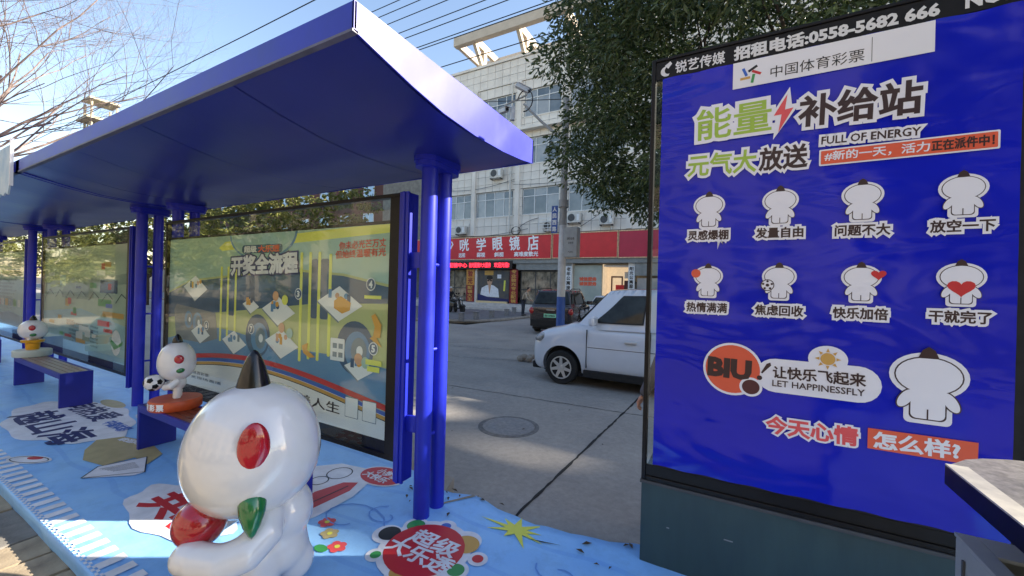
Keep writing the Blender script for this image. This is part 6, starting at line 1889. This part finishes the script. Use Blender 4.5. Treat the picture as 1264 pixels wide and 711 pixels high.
leafy_tree('evergreen_tree', 'large dark evergreen street tree behind the lightbox, drooping glossy leaves over the shops', (.35, 10.2, -.15), 8.5, 4.5, 6.8, MT['leaf_dark'], 540, 205, .155, .056, 4, .28, squash=.98, flat=3.6)
for i, (x, y, z, r_) in enumerate(((-17.0, 11.6, 5.2, 2.6), (-21.5, 11.3, 4.9, 2.5), (-27, 11.6, 5.1, 2.9), (-33.5, 11.3, 5.0, 2.8), (-41, 11.7, 5.2, 3.0), (-50, 11.5, 5.2, 3.1), (-61, 11.6, 5.4, 3.4))):
    leafy_tree('street_tree', ('sunlit yellow-green street tree over the right end of the bus poster case', 'small sunlit street tree left of the red-brown building gap', 'sunlit bushy street tree above the middle of the bus poster case', 'sunlit street tree above the left end of the bus poster case',
        'street tree seen between the paired blue columns', 'street tree above the pale green poster case', 'farthest street tree above the farthest poster case')[i], (x, y, -.15), 4.6, r_, z, MT['leaf_sun'], 90, 120, .24, .13, 20 + i, .13, 'sunlit street trees across the road')

# bare winter tree at the upper left
bt = thing('bare_tree', 'leafless winter tree with fine pinkish twigs, upper left', 'tree', (-12.9, .3, .1))
rr = random.Random(12)
mb = MB(); ends = []
mb.tube([(0, 0, 0), (.05, 0, 1.5), (.12, .05, 2.8)], [.20, .17, .14], 12)
mb2 = MB()
starts = [((.10, .04, 2.4), (.85, .45, .55), 3.4, .055), ((.12, .05, 2.8), (.35, .1, 1.0), 3.4, .05), ((.1, .05, 2.6), (.6, .75, .8), 3.4, .05), ((.1, .05, 2.5), (-.7, .3, .8), 3.0, .05),
          ((.12, .05, 2.8), (.8, -.1, .95), 3.4, .05), ((.1, .05, 2.5), (.0, .9, .9), 3.2, .045), ((.1, .05, 2.7), (.9, .3, .9), 3.6, .05),
          ((.1, .05, 2.4), (.9, .7, .35), 3.4, .045), ((.12, .05, 2.8), (.6, .4, 1.1), 3.6, .045), ((.1, .05, 2.6), (.3, .9, .6), 3.4, .045), ((.1, .05, 2.6), (1.0, .15, .6), 3.6, .045), ((.1, .05, 2.6), (.5, .2, .8), 3.0, .04)]
for p, d, L_, r0 in starts:
    limb(mb2, rr, Vector(p), d, L_, r0 * .72, 6, ends, .80, .02, 5, .68, 5, 3)
part('trunk', mb, MT['bark'], bt, smooth='all', fix=False)
part('branches', mb2, MT['barkpale'], bt, fix=False)

# ================================================================== THE SIDEWALK SIDE (behind the viewer)
ob_ = thing('arcade_building', 'sunlit cream building along the sidewalk behind the viewer', 'building')
MT['creamwall'] = mat('cream_wall', (.50, .42, .32), .8, col2=(.42, .35, .27), vscale=.7, detail=6)
part('wall', MB().box(-70, 50, -30, -17, -.3, 13.5), MT['creamwall'], ob_)
for k in range(4):
    for q in range(24):
        x = -68 + q * 4.9; z = .6 + k * 3.3
        part('window', MB().box(x, x + 2.6, -16.99, -16.93, z, z + 1.9), MT['pane'], ob_)
for i, x in enumerate((-33, -22, 6.5, 15, -45, -57)):
    leafy_tree('sidewalk_tree', ('leafy tree far left along the sidewalk behind the viewer', 'leafy tree left along the sidewalk behind the viewer', 'leafy tree right along the sidewalk behind the viewer', 'leafy tree far right along the sidewalk behind the viewer', 'second farthest left leafy tree behind the viewer', 'farthest left leafy tree behind the viewer')[i], (x, -7.5, -.2), 6, 4.0, 5.2, MT['leaf_sun'], 110, 70, .36, .20, 60 + i, .15, 'trees along the sidewalk')

# ================================================================== OVERHEAD WIRES, DISTANT TOWER
MT['wire'] = mat('black_wire', (.01, .01, .01), .7)
for i, (z, y) in enumerate(((15.35, 14), (14.92, 14), (14.39, 14), (13.73, 14), (13.37, 14), (12.72, 14), (12.62, 14.05), (11.45, 14))):
    pts = [(-70 + k * 10, y, z - .35 * math.sin(math.pi * ((k * 10) % 50) / 50) * 0 + .0) for k in range(12)]
    link('overhead_wire', MB().tube(pts, .02, 5).mesh('overhead_wire', MT['wire']), label=('topmost overhead wire', 'second overhead wire from the top', 'third overhead wire from the top', 'fourth overhead wire from the top', 'fifth overhead wire from the top', 'upper wire of the close pair of overhead wires', 'lower wire of the close pair of overhead wires', 'lowest overhead wire, passing just over the roof pergola')[i] + ' above the blue roof tip', cat='wire', group='overhead wires along the street')
link('service_wire', MB().tube([(-60, 5.0, 7.6), (-10.0, 5.0, 7.27), (40, 5, 7.2)], .011, 5).mesh('service_wire', MT['wire']), label='single thin wire crossing the sky above the blue roof, left of the others', cat='wire')
link('drop_wire', MB().tube([(-24, 22, 15.5), (-4.97, 12.5, 8.0)], .015, 5).mesh('drop_wire', MT['wire']), label='thin slanting wire running down to the top of the camera pole', cat='wire')
tw = thing('lattice_mast', 'pale yellow lattice structure on a distant roof seen through the bare twigs', 'lattice tower', (-73.5, 19.6, -.15))
MT['mastyel'] = mat('pale_yellow_steel', (.40, .37, .27), .7)
mm_ = MB()
for dx in (-1.2, 1.2):
    for dy in (-1.2, 1.2):
        mm_.tube([(dx, dy, 0), (dx, dy, 24.3)], .14, 5)
part('mast', mm_, MT['mastyel'], tw)
for z in (4, 8, 12, 16, 20):
    part('brace', MB().tube([(-1.2, -1.2, z), (1.2, -1.2, z + 3)], .09, 5).tube([(1.2, -1.2, z), (1.2, 1.2, z + 3)], .09, 5).tube([(1.2, 1.2, z), (-1.2, 1.2, z + 3)], .09, 5), MT['mastyel'], tw)
part('platform', MB().box(-1.9, 1.9, -1.8, 1.8, 22.0, 22.3), MT['mastyel'], tw)
part('upper_platform', MB().box(-1.5, 1.5, -1.5, 1.5, 24.6, 24.85), MT['mastyel'], tw)

rub = MB()
r9 = random.Random(4)
for k in range(9):
    rub.ball((r9.uniform(-.16, .16), r9.uniform(-.10, .10), .05 + r9.uniform(0, .08)), r9.uniform(.06, .11), r9.uniform(.05, .09), r9.uniform(.05, .09), 7, 5)
part_ = link('stone_heap', rub.mesh('stone_heap', MT['concrete']), loc=(-4.25, 8.55, -.15), label='small heap of pale rubble on the road in front of the passing white car', cat='rubble', kind='stuff')

# cables draped over the office facade
for i, (xa, za, xb, zb) in enumerate(((-20.5, 9.4, -14.2, 9.7), (-14.3, 9.3, -6.0, 9.5), (-20.5, 5.75, -13.0, 5.95), (-12.0, 13.5, -4.0, 13.0), (-9.0, 5.9, -5.2, 8.9))):
    pts = [(xa + (xb - xa) * k / 16, FY - .14 - i * .01, za + (zb - za) * k / 16 - .28 * math.sin(math.pi * k / 16)) for k in range(17)]
    link('facade_cable', MB().tube(pts, .018, 5).mesh('facade_cable', MT['black_matte']), label=('sagging cable over the tiles left of the drain pipe, above the second row of windows', 'sagging cable over the tiles right of the drain pipe, above the second row of windows', 'sagging cable just above the optician sign', 'sagging cable under the ledge behind the tree', 'slanting cable right of the pole, running up from the air conditioner')[i], cat='cable')
